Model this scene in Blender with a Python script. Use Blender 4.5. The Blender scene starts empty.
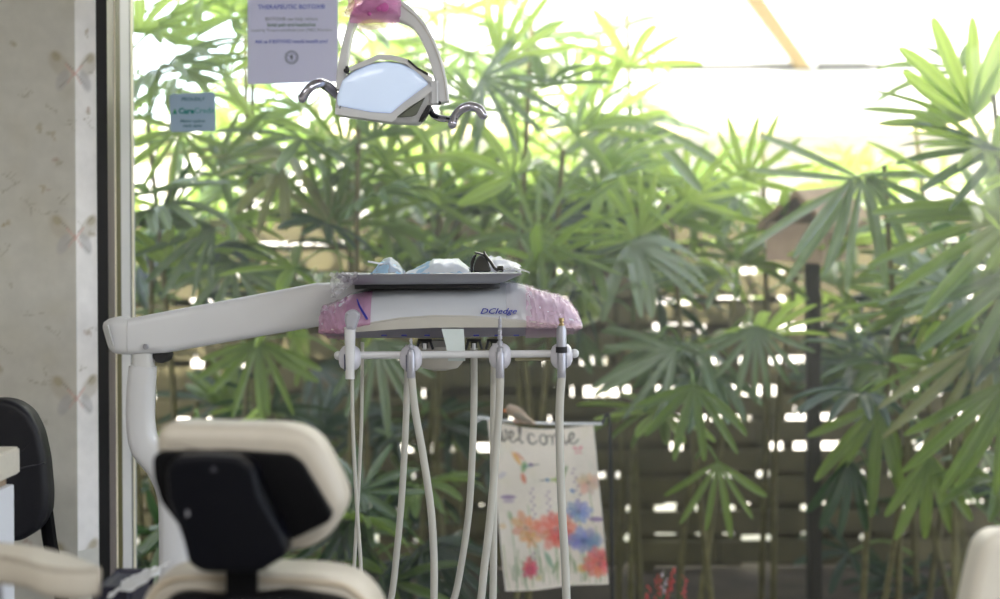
import bpy, bmesh, math, random
import numpy as np
from mathutils import Vector, Matrix, noise
LAMPW, VEIL0, VEIL1 = 19, .012, .08
R = random.Random(7)
PI = math.pi
C = bpy.context.scene.collection
S = bpy.context.scene

# ---------------------------------------------------------------- camera frame
F = 1389.0; ROLL = math.radians(0.35); HZ = 262.0; CH = 1.20
ct, st = math.cos(ROLL), math.sin(ROLL)
def P(px, py, Y=2.7):
    a = (px-500)/F; b = (HZ-py)/F
    return Vector(((a*ct+b*st)*Y, Y, CH+(-a*st+b*ct)*Y))

# ---------------------------------------------------------------- materials
MATS = {}
def nodes(name):
    m = bpy.data.materials.new(name); m.use_nodes = True
    nt = m.node_tree; nt.nodes.clear()
    out = nt.nodes.new('ShaderNodeOutputMaterial')
    return m, nt, out
def lin(c):
    return tuple(((x/255)/12.92 if x/255 <= .04045 else ((x/255+.055)/1.055)**2.4) for x in c)
def mat(name, rgb, rough=.5, metal=0, coat=0, var=.06, scale=12, bump=0, alpha=1, emis=0, trans=0, spec=.5):
    if name in MATS: return MATS[name]
    m, nt, out = nodes(name)
    p = nt.nodes.new('ShaderNodeBsdfPrincipled')
    c = lin(rgb)
    tc = nt.nodes.new('ShaderNodeTexCoord'); nz = nt.nodes.new('ShaderNodeTexNoise')
    nz.inputs['Scale'].default_value = scale; nz.inputs['Detail'].default_value = 4
    nt.links.new(tc.outputs['Object'], nz.inputs['Vector'])
    cr = nt.nodes.new('ShaderNodeValToRGB')
    cr.color_ramp.elements[0].color = (*[x*(1-var) for x in c], 1)
    cr.color_ramp.elements[1].color = (*[min(1, x*(1+var)) for x in c], 1)
    cr.color_ramp.elements[0].position = .3; cr.color_ramp.elements[1].position = .7
    nt.links.new(nz.outputs['Fac'], cr.inputs['Fac']); nt.links.new(cr.outputs['Color'], p.inputs['Base Color'])
    p.inputs['Roughness'].default_value = rough; p.inputs['Metallic'].default_value = metal
    p.inputs['Coat Weight'].default_value = coat; p.inputs['Alpha'].default_value = alpha
    p.inputs['Specular IOR Level'].default_value = spec
    if emis:
        p.inputs['Emission Color'].default_value = (*c, 1); p.inputs['Emission Strength'].default_value = emis
    if bump:
        b = nt.nodes.new('ShaderNodeBump'); b.inputs['Strength'].default_value = bump; b.inputs['Distance'].default_value = .002
        nt.links.new(nz.outputs['Fac'], b.inputs['Height']); nt.links.new(b.outputs['Normal'], p.inputs['Normal'])
    if trans:
        t = nt.nodes.new('ShaderNodeBsdfTranslucent'); t.inputs['Color'].default_value = (*c, 1)
        mx = nt.nodes.new('ShaderNodeMixShader'); mx.inputs['Fac'].default_value = trans
        nt.links.new(p.outputs[0], mx.inputs[1]); nt.links.new(t.outputs[0], mx.inputs[2]); nt.links.new(mx.outputs[0], out.inputs[0])
    else:
        nt.links.new(p.outputs[0], out.inputs[0])
    MATS[name] = m
    return m
def film(name, rgb, alpha=.5, rough=.12):
    """clear or tinted plastic film: see-through, glossy, slightly milky"""
    if name in MATS: return MATS[name]
    m, nt, out = nodes(name)
    tr = nt.nodes.new('ShaderNodeBsdfTransparent'); tr.inputs['Color'].default_value = (*[.6+.4*x for x in lin(rgb)], 1)
    p = nt.nodes.new('ShaderNodeBsdfPrincipled'); p.inputs['Base Color'].default_value = (*lin(rgb), 1)
    p.inputs['Roughness'].default_value = rough; p.inputs['Coat Weight'].default_value = .6
    tl = nt.nodes.new('ShaderNodeBsdfTranslucent'); tl.inputs['Color'].default_value = (*lin(rgb), 1)
    m1 = nt.nodes.new('ShaderNodeMixShader'); m1.inputs[0].default_value = .3
    mx = nt.nodes.new('ShaderNodeMixShader'); mx.inputs[0].default_value = alpha
    nt.links.new(p.outputs[0], m1.inputs[1]); nt.links.new(tl.outputs[0], m1.inputs[2])
    nt.links.new(tr.outputs[0], mx.inputs[1]); nt.links.new(m1.outputs[0], mx.inputs[2]); nt.links.new(mx.outputs[0], out.inputs[0])
    MATS[name] = m
    return m
def leafmat(name, c1, c2, tcol, trans=.42, gloss=.35):
    """palm leaf: colour differs per leaf, lengthwise pleats, lets light through, waxy sheen"""
    m, nt, out = nodes(name)
    oi = nt.nodes.new('ShaderNodeObjectInfo')
    cr = nt.nodes.new('ShaderNodeValToRGB')
    cr.color_ramp.elements[0].color = (*c1, 1); cr.color_ramp.elements[1].color = (*c2, 1)
    tc = nt.nodes.new('ShaderNodeTexCoord'); nz = nt.nodes.new('ShaderNodeTexNoise'); nz.inputs['Scale'].default_value = 9
    nt.links.new(tc.outputs['Object'], nz.inputs['Vector'])
    ad = nt.nodes.new('ShaderNodeMath'); ad.operation = 'MULTIPLY_ADD'; ad.inputs[1].default_value = .9; 
    sb = nt.nodes.new('ShaderNodeMath'); sb.operation = 'SUBTRACT'; sb.inputs[1].default_value = .45
    nt.links.new(nz.outputs['Fac'], ad.inputs[0]); nt.links.new(oi.outputs['Random'], ad.inputs[2]); nt.links.new(ad.outputs[0], sb.inputs[0])
    nt.links.new(sb.outputs[0], cr.inputs['Fac'])
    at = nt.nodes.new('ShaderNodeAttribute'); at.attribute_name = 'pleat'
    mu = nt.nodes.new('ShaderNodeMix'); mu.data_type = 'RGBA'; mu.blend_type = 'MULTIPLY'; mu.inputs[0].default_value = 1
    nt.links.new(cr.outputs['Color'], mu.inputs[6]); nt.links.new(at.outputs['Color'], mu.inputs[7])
    p = nt.nodes.new('ShaderNodeBsdfPrincipled'); p.inputs['Roughness'].default_value = gloss
    p.inputs['Specular IOR Level'].default_value = .7
    nt.links.new(mu.outputs[2], p.inputs['Base Color'])
    t = nt.nodes.new('ShaderNodeBsdfTranslucent'); m2 = nt.nodes.new('ShaderNodeMix'); m2.data_type = 'RGBA'; m2.blend_type = 'MULTIPLY'; m2.inputs[0].default_value = 1
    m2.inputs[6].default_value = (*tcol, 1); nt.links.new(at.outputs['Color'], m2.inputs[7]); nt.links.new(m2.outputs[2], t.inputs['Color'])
    mx = nt.nodes.new('ShaderNodeMixShader'); mx.inputs[0].default_value = trans
    nt.links.new(p.outputs[0], mx.inputs[1]); nt.links.new(t.outputs[0], mx.inputs[2]); nt.links.new(mx.outputs[0], out.inputs[0])
    MATS[name] = m
    return m
def vcolmat(name, rough=.7, trans=0, noise_amt=.05, nscale=40, coat=0):
    m, nt, out = nodes(name)
    at = nt.nodes.new('ShaderNodeAttribute'); at.attribute_name = 'print'
    tc = nt.nodes.new('ShaderNodeTexCoord'); nz = nt.nodes.new('ShaderNodeTexNoise'); nz.inputs['Scale'].default_value = nscale; nz.inputs['Detail'].default_value = 6
    nt.links.new(tc.outputs['Object'], nz.inputs['Vector'])
    mr = nt.nodes.new('ShaderNodeMapRange'); mr.inputs[1].default_value = .3; mr.inputs[2].default_value = .7
    mr.inputs[3].default_value = 1-noise_amt; mr.inputs[4].default_value = 1+noise_amt
    nt.links.new(nz.outputs['Fac'], mr.inputs[0])
    vm = nt.nodes.new('ShaderNodeVectorMath'); vm.operation = 'SCALE'
    nt.links.new(at.outputs['Color'], vm.inputs[0]); nt.links.new(mr.outputs[0], vm.inputs['Scale'])
    p = nt.nodes.new('ShaderNodeBsdfPrincipled'); p.inputs['Roughness'].default_value = rough
    nt.links.new(vm.outputs[0], p.inputs['Base Color'])
    if trans:
        t = nt.nodes.new('ShaderNodeBsdfTranslucent'); nt.links.new(vm.outputs[0], t.inputs['Color'])
        mx = nt.nodes.new('ShaderNodeMixShader'); mx.inputs[0].default_value = trans
        nt.links.new(p.outputs[0], mx.inputs[1]); nt.links.new(t.outputs[0], mx.inputs[2]); nt.links.new(mx.outputs[0], out.inputs[0])
    else: nt.links.new(p.outputs[0], out.inputs[0])
    MATS[name] = m
    return m

# ---------------------------------------------------------------- object helpers
def link(name, me, parent=None):
    o = bpy.data.objects.new(name, me); C.objects.link(o)
    if parent: o.parent = parent
    return o
def fin(name, bm, mats, parent=None, sharp=35, smooth=True, origin=None):
    """bmesh -> ONE mesh object; origin moves the pivot (world space bmesh)"""
    bmesh.ops.recalc_face_normals(bm, faces=bm.faces[:])
    off = Vector((0, 0, 0))
    par = parent
    while par is not None:
        off += par.location; par = par.parent
    loc = Vector((0, 0, 0))
    if origin is not None: loc = Vector(origin)-off
    bmesh.ops.translate(bm, verts=bm.verts[:], vec=-(off+loc))
    me = bpy.data.meshes.new(name); bm.to_mesh(me); bm.free()
    if not isinstance(mats, (list, tuple)): mats = [mats]
    for m in mats: me.materials.append(m)
    if smooth:
        for p in me.polygons: p.use_smooth = True
        me.set_sharp_from_angle(angle=math.radians(sharp))
    o = link(name, me, parent); o.location = loc
    return o
def thing(name, label, cat, loc=(0, 0, 0), group=None):
    o = bpy.data.objects.new(name, None); C.objects.link(o); o.location = loc; o.empty_display_size = .05
    return tag(o, label, cat, group)
def tag(o, label, cat, group=None):
    o['label'] = label; o['category'] = cat
    if group: o['group'] = group
    return o
def struct(name, bm, m, parent=None, **k):
    o = fin(name, bm, m, parent, **k)
    if parent is None: o['kind'] = 'structure'
    return o
B = bmesh.new
def box(bm, lo, hi, bev=0, mi=0, seg=2):
    lo = Vector(lo); hi = Vector(hi)
    r = bmesh.ops.create_cube(bm, size=1)
    vs = r['verts']
    for v in vs: v.co = Vector(((lo[i]+hi[i])/2+(v.co[i])*(hi[i]-lo[i]) for i in range(3)))
    fs = list({f for v in vs for f in v.link_faces})
    for f in fs: f.material_index = mi
    if bev:
        es = list({e for v in vs for e in v.link_edges})
        bmesh.ops.bevel(bm, geom=es, offset=bev, segments=seg, affect='EDGES', profile=.5)
    return bm
def loft(bm, rings, close=True, cap=True, mi=0, closed_path=False):
    vr = [[bm.verts.new(p) for p in r] for r in rings]
    n = len(vr[0]); m = len(vr)
    for i in range(m if closed_path else m-1):
        a, b = vr[i], vr[(i+1) % m]
        for j in range(n if close else n-1):
            k = (j+1) % n
            f = bm.faces.new((a[j], a[k], b[k], b[j])); f.material_index = mi
    if cap and close and not closed_path:
        for r in (vr[0], vr[-1]):
            f = bm.faces.new(r); f.material_index = mi
    return vr
def smoothpath(pts, n=8):
    pts = [Vector(p) for p in pts]; out = []
    q = [2*pts[0]-pts[1]]+pts+[2*pts[-1]-pts[-2]]
    for i in range(1, len(q)-2):
        for k in range(n):
            t = k/n
            out.append(.5*((2*q[i])+(q[i+1]-q[i-1])*t+(2*q[i-1]-5*q[i]+4*q[i+1]-q[i+2])*t*t+(3*q[i]-q[i-1]-3*q[i+1]+q[i+2])*t**3))
    out.append(pts[-1]); return out
def tube(bm, pts, r, n=12, mi=0, sx=1, sy=1, cap=True, ref=None, power=2):
    """sweep a (super)ellipse along pts; r number or list of radii"""
    pts = [Vector(p) for p in pts]; m = len(pts)
    rs = r if isinstance(r, (list, tuple)) else [r]*m
    if len(rs) != m: rs = [float(x) for x in np.interp(np.linspace(0, 1, m), np.linspace(0, 1, len(rs)), rs)]
    T = [(pts[min(i+1, m-1)]-pts[max(i-1, 0)]).normalized() for i in range(m)]
    nr = Vector(ref) if ref is not None else (Vector((0, 1, 0)) if abs(T[0].y) < .9 else Vector((1, 0, 0)))
    nr = (nr-T[0]*nr.dot(T[0])).normalized(); rings = []
    for i in range(m):
        nr = (nr-T[i]*nr.dot(T[i])).normalized(); bn = T[i].cross(nr)
        ring = []
        for j in range(n):
            a = 2*PI*j/n; c_, s_ = math.cos(a), math.sin(a)
            u = math.copysign(abs(c_)**(2/power), c_); v = math.copysign(abs(s_)**(2/power), s_)
            ring.append(pts[i]+nr*u*rs[i]*sx+bn*v*rs[i]*sy)
        rings.append(ring)
    loft(bm, rings, cap=cap, mi=mi)
    return bm
def lathe(bm, prof, origin, axis=(0, 0, 1), n=20, mi=0):
    """profile [(r, h)] about axis from origin"""
    ax = Vector(axis).normalized(); u = ax.orthogonal().normalized(); v = ax.cross(u); o = Vector(origin)
    loft(bm, [[o+ax*h+(u*math.cos(2*PI*j/n)+v*math.sin(2*PI*j/n))*max(r, 1e-5) for j in range(n)] for r, h in prof], mi=mi)
    return bm
def inset2(pts, d):
    """offset a closed 2D polygon inwards by d (approximate, along vertex normals)"""
    n = len(pts); A = sum(pts[i][0]*pts[(i+1) % n][1]-pts[(i+1) % n][0]*pts[i][1] for i in range(n)); s = 1 if A > 0 else -1
    out = []
    for i in range(n):
        p, a, b = pts[i], pts[i-1], pts[(i+1) % n]
        t = Vector((b[0]-a[0], b[1]-a[1])); t = t.normalized() if t.length > 1e-9 else Vector((1, 0))
        out.append((p[0]-t.y*s*d, p[1]+t.x*s*d))
    return out
def smooth2(pts, n=4):
    m = len(pts); out = []
    for i in range(m):
        a, b, c, d = [Vector(pts[(i+k-1) % m]) for k in range(4)]
        for k in range(n):
            t = k/n
            out.append(tuple(.5*((2*b)+(c-a)*t+(2*a-5*b+4*c-d)*t*t+(3*b-a-3*c+d)*t**3)))
    return out
def round2(pts, r=6, n=4):
    """polygon with corners rounded by r (same units)"""
    out = []; m = len(pts)
    for i in range(m):
        p = Vector(pts[i]); a = Vector(pts[i-1]); b = Vector(pts[(i+1) % m])
        ra = min(r, (a-p).length*.45); rb = min(r, (b-p).length*.45)
        A = p+(a-p).normalized()*ra; D = p+(b-p).normalized()*rb
        for k in range(n+1):
            t = k/n; out.append(tuple(A*(1-t)**2+p*2*t*(1-t)+D*t*t))
    return out
def slab(bm, outline, rings, to3=lambda x, y, d: P(x, y, d), mi=0, ref=None, cap=True):
    """outline in photograph pixels; rings [(inset_px, depth)] ; pixel size is taken at ref depth so the body does not flare"""
    rr = []
    for ins, d in rings:
        q = inset2(outline, ins) if ins else outline
        ring = []
        for x, y in q:
            p = P(x, y, ref if ref else rings[0][1]); p.y = d if ref else d
            ring.append(p)
        rr.append(ring)
    loft(bm, rr, mi=mi, cap=cap)
    return bm
def puff(bm, outline, y0, y1, r, ref, steps=5, mi=0):
    """cushion / moulded body: outline with rounded edges from depth y0 to y1 (r in px)"""
    s = ref/F; rings = []
    for k in range(steps+1):
        a = PI/2*k/steps; rings.append((r*(1-math.sin(a)), y0+r*s*(1-math.cos(a))))
    for k in range(steps+1):
        a = PI/2*k/steps; rings.append((r*(1-math.cos(a)), y1-r*s*(1-math.sin(a))))
    return slab(bm, outline, rings, mi=mi, ref=ref)

# common materials
M_white = mat('white_enamel', (214, 214, 217), .32, coat=.2, var=.015)
M_lgrey = mat('light_grey_plastic', (214, 214, 214), .38, var=.02)
M_lip = mat('warm_grey_plastic', (196, 192, 184), .45, var=.02)
M_mauve = mat('mauve_grey_plastic', (150, 146, 160), .5, var=.03)
M_beige = mat('cream_leatherette', (187, 179, 166), .42, var=.03, scale=60, bump=.15)
M_black = mat('black_plastic', (6, 6, 10), .5, var=.1, spec=.12)
M_navy = mat('dark_navy_vinyl', (26, 26, 48), .5, var=.1)
M_bleather = mat('black_leather', (16, 16, 24), .5, var=.1, scale=90, bump=.2, spec=.35)
M_chrome = mat('chrome', (188, 186, 200), .12, metal=1, var=.02)
M_steel = mat('brushed_steel', (172, 172, 182), .38, metal=.65, var=.06)
M_dark = mat('dark_rubber', (30, 30, 34), .6)
M_hose = mat('grey_silicone_hose', (186, 184, 176), .5, var=.02)
M_hose2 = mat('olive_grey_hose', (158, 152, 122), .5, var=.03)
M_pink = film('pink_barrier_film', (228, 178, 210), .42, .05)
M_pink2 = film('pale_pink_barrier_film', (244, 214, 232), .36, .05)
M_clear = film('clear_plastic_film', (236, 234, 238), .45, .06)
M_blueink = mat('blue_ink', (30, 40, 150), .5)

# ================================================================= ROOM
X0, X1, YB, H = -2.5, 2.6, -1.6, 2.62
YP, YG = 3.15, 3.40                 # pier face, glass plane
XP = P(76, 300, YP).x               # pier corner
M_floor = mat('vinyl_floor', (140, 137, 132), .45, var=.1, scale=4)
M_ceil = mat('ceiling_paint', (232, 230, 224), .8, var=.02)
M_wallp = mat('wall_paint', (212, 210, 202), .8, var=.03)
struct('floor', box(B(), (X0, YB, -.08), (X1, YG+.1, 0)), M_floor)
struct('ceiling', box(B(), (X0, YB, H), (X1, YG+.1, H+.08)), M_ceil)
struct('roof', box(B(), (X0-.4, YB-.4, H+.08), (X1+.4, YG+.14, H+.24)), M_wallp)
struct('wall_left', box(B(), (X0-.12, YB, 0), (X0, YG+.1, H)), M_wallp)
wr_ = B()
for lo_, hi_ in (((X1, YB, 0), (X1+.12, -1.2, H)), ((X1, 3.0, 0), (X1+.12, YG+.1, H)), ((X1, -1.2, 0), (X1+.12, 3.0, .3)), ((X1, -1.2, 2.45), (X1+.12, 3.0, H))): box(wr_, lo_, hi_)
struct('wall_right', wr_, M_wallp)
wr_ = B()
for lo_, hi_ in (((X1+.03, -1.2, .3), (X1+.09, -1.14, 2.45)), ((X1+.03, 2.94, .3), (X1+.09, 3.0, 2.45)), ((X1+.03, .87, .3), (X1+.09, .93, 2.45)), ((X1+.03, -1.2, .3), (X1+.09, 3.0, .36)), ((X1+.03, -1.2, 2.39), (X1+.09, 3.0, 2.45))): box(wr_, lo_, hi_, .004)
struct('added_window', wr_, mat('pale_grey_frame', (200, 197, 195), .4, var=.02))  # side window added to bring skylight onto the right-facing surfaces
struct('wall_back', box(B(), (X0, YB-.12, 0), (X1, YB, H)), M_wallp)
struct('wall_window_side', box(box(B(), (2.05, YP, 0), (X1, YG+.1, H)), (XP, YG-.08, 2.36), (2.05, YG+.1, H)), M_wallp)

# wallpapered pier on the left: front face + return face, print painted along the unrolled surface
def wallpaper_wall():
    du = .0045
    YE = 3.195; ex = P(97.5, 300, YE).x; u1 = math.hypot(ex-XP, YE-YP); u0 = -.62; cu_, su_ = (ex-XP)/u1, (YE-YP)/u1   # u<0 front face, u>0 splayed return
    zs0, zs1 = .55, 2.0
    nu = int((u1-u0)/du); nz = int((zs1-zs0)/du)
    us = np.linspace(u0, u1, nu+1); 
    i0 = int(np.argmin(abs(us))); us[i0] = 0
    zs = np.linspace(zs0, zs1, nz+1)
    U, Z = np.meshgrid(us, zs)
    base = np.array(lin((205, 202, 194))); col = np.ones(U.shape+(3,))*base; col[U > 0] = np.array(lin((240, 236, 234)))  # return strip painted paler in place of window light falling on it
    rs = np.random.RandomState(3)
    def blend(mask, rgb, a):
        mask = np.clip(mask, 0, 1)[..., None]*a
        col[:] = col*(1-mask)+np.array(lin(rgb))*mask
    def ell(cu, cz, a, b, ang, rgb, al, soft=.5):
        c_, s_ = math.cos(ang), math.sin(ang)
        x = ((U-cu)*c_+(Z-cz)*s_)/a; y = (-(U-cu)*s_+(Z-cz)*c_)/b
        blend((1-np.sqrt(x*x+y*y))/soft, rgb, al)
    def stroke(pts, w, rgb, al):
        d = np.full(U.shape, 9.)
        for (a, b), (c, e) in zip(pts[:-1], pts[1:]):
            vx, vz = c-a, e-b; L = vx*vx+vz*vz+1e-9
            t = np.clip(((U-a)*vx+(Z-b)*vz)/L, 0, 1)
            d = np.minimum(d, np.hypot(U-a-t*vx, Z-b-t*vz))
        blend(1.4-d/w, rgb, al)
    for _ in range(70):                # cloudy mottling
        ell(rs.uniform(u0, u1), rs.uniform(zs0, zs1), rs.uniform(.03, .1), rs.uniform(.02, .08), rs.uniform(0, 3), rs.choice([0, 1]) and (190, 182, 158) or (198, 196, 192), .22, 1)
    for k in range(80):                # faded sprigs
        u, z = rs.uniform(u0, u1), rs.uniform(zs0, zs1); a = rs.uniform(-2.2, 2.2); ln = rs.uniform(.02, .05); cv = rs.uniform(-.02, .02)
        pts = [(u+math.sin(a)*t*ln+cv*t*t, z+math.cos(a)*t*ln) for t in np.linspace(0, 1, 5)]
        stroke(pts, .0014, (158, 152, 134), .4)
        for q in pts[1:]:
            for s in (-1, 1):
                if rs.rand() < .6: stroke([q, (q[0]+s*rs.uniform(.004, .014), q[1]+rs.uniform(-.004, .014))], .0013, (160, 154, 136), .35)
    for k in range(42):                # small brown blossoms / moths
        u, z = rs.uniform(u0, u1), rs.uniform(zs0, zs1)
        for j in range(3): ell(u+rs.uniform(-.009, .009), z+rs.uniform(-.009, .009), rs.uniform(.006, .013), rs.uniform(.003, .007), rs.uniform(0, 3), [(166, 150, 112), (176, 150, 136), (158, 150, 120)][rs.randint(3)], .5)
    for py in (-90, 72, 236, 397, 563):            # butterflies folded over the corner
        z = P(76, py, YP).z
        for s in (-1, 1):
            k_ = 1.2
            ell(s*.030*k_, z+.016*k_, .032*k_, .019*k_, s*.95, (184, 176, 160), .55, .35)
            ell(s*.035*k_, z+.030*k_, .014*k_, .011*k_, s*.9, (166, 152, 114), .6, .5)
            ell(s*.023*k_, z-.015*k_, .025*k_, .013*k_, -s*1.15, (178, 175, 176), .6, .35)
            stroke([(0, z-.006), (s*.020, z+.018)], .0028, (214, 176, 166), .7)
            stroke([(0, z), (s*.016, z-.024)], .0024, (200, 168, 160), .6)
            stroke([(s*.006, z+.008), (s*.038*k_, z+.036*k_)], .001, (140, 132, 118), .6)
            stroke([(s*.006, z-.004), (s*.03*k_, z-.03*k_)], .001, (140, 132, 118), .5)
    bm = B(); cl = bm.verts.layers.float_color.new('print')
    V = []
    for iz, z in enumerate(zs):
        row = []
        for iu, u in enumerate(us):
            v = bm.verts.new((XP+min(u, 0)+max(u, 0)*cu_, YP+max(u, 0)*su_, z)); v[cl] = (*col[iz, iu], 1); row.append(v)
        V.append(row)
    for a, b in zip(V[:-1], V[1:]):
        for j in range(nu): bm.faces.new((a[j], a[j+1], b[j+1], b[j]))
    def plain(p):                       # surrounding plain wallpaper
        vs = [bm.verts.new(q) for q in p]
        for v in vs: v[cl] = (*base, 1)
        bm.faces.new(vs)
    def pl_f(xa, xb, za, zb): plain([(xa, YP, za), (xb, YP, za), (xb, YP, zb), (xa, YP, zb)])
    pl_f(X0, XP+u0, 0, H); pl_f(XP+u0, XP, 0, zs0); pl_f(XP+u0, XP, zs1, H)
    yr = YE
    for za, zb in ((0, zs0), (zs1, H)): plain([(XP, YP, za), (ex, yr, za), (ex, yr, zb), (XP, YP, zb)])
    me = bpy.data.meshes.new('wall_pier'); bm.to_mesh(me); bm.free()
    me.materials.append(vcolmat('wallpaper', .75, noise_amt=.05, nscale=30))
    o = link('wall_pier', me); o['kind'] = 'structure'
wallpaper_wall()

# window frame: stepped uprights on the left
wf = B()
def up(bm, xa, xb, ya, yb, mi, z0=.12, z1=2.36):
    YR = ya
    a = P(xa, 300, YR).x; b = P(xb, 300, YR).x
    box(bm, (a, ya, z0), (b, yb, z1), .0015, mi, 1)
prof = [(97, 3.195, 0), (108.5, 3.20, 1), (115.3, 3.27, 5), (116.8, 3.272, 2), (121.5, 3.30, 3), (130.7, 3.345, 4), (132.2, 3.375, 5), (134.2, 3.395, 3)]
pl_ = [Vector((P(q, 300, y).x, y, 0)) for q, y, _ in prof]
full = pl_+[Vector((pl_[-1].x, 3.405, 0)), Vector((pl_[0].x, 3.46, 0))]
lo_ = [wf.verts.new(q+Vector((0, 0, .1))) for q in full]; hi_ = [wf.verts.new(q+Vector((0, 0, 2.36))) for q in full]
for i in range(len(full)):
    k = (i+1) % len(full); f = wf.faces.new((lo_[i], lo_[k], hi_[k], hi_[i])); f.material_index = prof[i][2] if i < len(prof)-1 else 3
wf.faces.new(lo_); wf.faces.new(hi_)
xl = pl_[-1].x-.004
box(wf, (xl, YG-.08, 2.29), (2.05, YG+.05, 2.36), .003, 3); box(wf, (xl, YG-.08, .10), (2.05, YG+.05, .17), .003, 3)
box(wf, (1.99, YG-.08, .1), (2.05, YG+.05, 2.36), .003, 3)
mf = [mat('black_window_gasket', (10, 10, 14), .6), mat('bronze_grey_aluminium', (118, 106, 106), .35, metal=.3, var=.03),
      mat('olive_track_groove', (92, 86, 52), .5), mat('pale_grey_frame', (200, 197, 195), .4, var=.02),
      mat('dark_seal', (40, 42, 48), .5), mat('cream_edge', (236, 226, 200), .4)]
win = struct('window_1', wf, mf, smooth=False)
lw = struct('wall_under_window', box(B(), (XP, YG-.09, 0), (2.05, YG+.08, .1)), M_wallp)

# glass pane with an added milky layer for lens haze, denser toward the top
m, nt, out = nodes('hazy_glass')
tr = nt.nodes.new('ShaderNodeBsdfTransparent'); tr.inputs[0].default_value = (.97, .985, .975, 1)
gl = nt.nodes.new('ShaderNodeBsdfGlossy'); gl.inputs['Roughness'].default_value = .02
fr = nt.nodes.new('ShaderNodeFresnel'); fr.inputs[0].default_value = 1.45
lp = nt.nodes.new('ShaderNodeMath'); lp.operation = 'MULTIPLY'; lp.inputs[1].default_value = .8; nt.links.new(fr.outputs[0], lp.inputs[0])
mx = nt.nodes.new('ShaderNodeMixShader'); nt.links.new(lp.outputs[0], mx.inputs[0]); nt.links.new(tr.outputs[0], mx.inputs[1]); nt.links.new(gl.outputs[0], mx.inputs[2])
du = nt.nodes.new('ShaderNodeBsdfTranslucent'); du.inputs[0].default_value = (.95, .97, 1, 1)
dd = nt.nodes.new('ShaderNodeBsdfDiffuse'); dd.inputs[0].default_value = (.9, .92, .95, 1)
md = nt.nodes.new('ShaderNodeMixShader'); md.inputs[0].default_value = .25; nt.links.new(du.outputs[0], md.inputs[1]); nt.links.new(dd.outputs[0], md.inputs[2])
nz = nt.nodes.new('ShaderNodeTexNoise'); nz.inputs['Scale'].default_value = 2.5; tc = nt.nodes.new('ShaderNodeTexCoord'); nt.links.new(tc.outputs['Object'], nz.inputs['Vector'])
mr = nt.nodes.new('ShaderNodeMapRange'); mr.inputs[1].default_value = .3; mr.inputs[2].default_value = .7; mr.inputs[3].default_value = .8; mr.inputs[4].default_value = 1.2
nt.links.new(nz.outputs['Fac'], mr.inputs[0])
sz_ = nt.nodes.new('ShaderNodeSeparateXYZ'); nt.links.new(tc.outputs['Object'], sz_.inputs[0])
gz = nt.nodes.new('ShaderNodeMapRange'); gz.inputs[1].default_value = .5; gz.inputs[2].default_value = 1.9; gz.inputs[3].default_value = VEIL0; gz.inputs[4].default_value = VEIL1
nt.links.new(sz_.outputs['Z'], gz.inputs[0])
mm_ = nt.nodes.new('ShaderNodeMath'); mm_.operation = 'MULTIPLY'; nt.links.new(gz.outputs[0], mm_.inputs[0]); nt.links.new(mr.outputs[0], mm_.inputs[1]); mr = mm_
m3 = nt.nodes.new('ShaderNodeMixShader'); nt.links.new(mr.outputs[0], m3.inputs[0]); nt.links.new(mx.outputs[0], m3.inputs[1]); nt.links.new(md.outputs[0], m3.inputs[2])
nt.links.new(m3.outputs[0], out.inputs[0])
gb = B(); 
xg = pl_[-1].x-.002
f = gb.faces.new([gb.verts.new(v) for v in ((xg, YG, .16), (2.0, YG, .16), (2.0, YG, 2.3), (xg, YG, 2.3))])
fin('glass', gb, m, win, smooth=False)

# ceiling light panels
def panel(x, y, w, d, power, label):
    t = thing('ceiling_light', label, 'ceiling light', (x, y, H))
    fb = B(); box(fb, (x-w/2-.03, y-d/2-.03, H-.03), (x+w/2+.03, y+d/2+.03, H), .004)
    fin('frame', fb, M_white, t)
    fin('diffuser', box(B(), (x-w/2, y-d/2, H-.036), (x+w/2, y+d/2, H-.029)), mat('light_diffuser', (255, 250, 240), .5, emis=1.5), t)
    l = bpy.data.lights.new('panel_lamp', 'AREA'); l.shape = 'RECTANGLE'; l.size = w; l.size_y = d; l.energy = power; l.color = (1, .985, .975)
    o = bpy.data.objects.new('panel_lamp', l); C.objects.link(o); o.location = (x, y, H-.05); o.visible_camera = True
LP_ = LAMPW
panel(-1.1, .3, 1.2, .6, LP_, 'rectangular ceiling light panel above the side counter')
panel(1.0, .3, 1.2, .6, LP_, 'rectangular ceiling light panel over the open side of the room')

# ================================================================= NOTICES ON THE GLASS
def text(name, s, size, p, parent, m, shear=0, bold=0, sx=1, align='CENTER', ext=.0001):
    cu = bpy.data.curves.new(name, 'FONT'); cu.body = s; cu.size = size; cu.align_x = align; cu.align_y = 'CENTER'
    cu.shear = shear; cu.offset = bold; cu.extrude = ext; cu.resolution_u = 2
    cu.materials.append(m)
    tmp = bpy.data.objects.new(name, cu); C.objects.link(tmp)
    me = bpy.data.meshes.new_from_object(tmp.evaluated_get(bpy.context.evaluated_depsgraph_get()))
    bpy.data.objects.remove(tmp); bpy.data.curves.remove(cu); me.name = name
    o = link(name, me)
    o.rotation_euler = (PI/2, 0, 0); o.scale = (sx, 1, 1)
    off = Vector((0, 0, 0)); par = parent
    while par is not None: off += par.location; par = par.parent
    o.location = Vector(p)-off; o.parent = parent
    return o
YN = YG-.006
def sheet(outline, y, bm=None, th=.0006, mi=0):
    bm = bm or B(); loft(bm, [[Vector((P(a, b, y).x, y+k*th, P(a, b, y).z)) for a, b in outline] for k in (0, 1)], mi=mi); return bm
M_paper = mat('white_paper', (226, 226, 246), .8, var=.01, trans=.22)
t = thing('paper_notice', 'white printed paper notice taped to the window glass beside the hanging lamp', 'notice', P(293, 84, YN))
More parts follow.
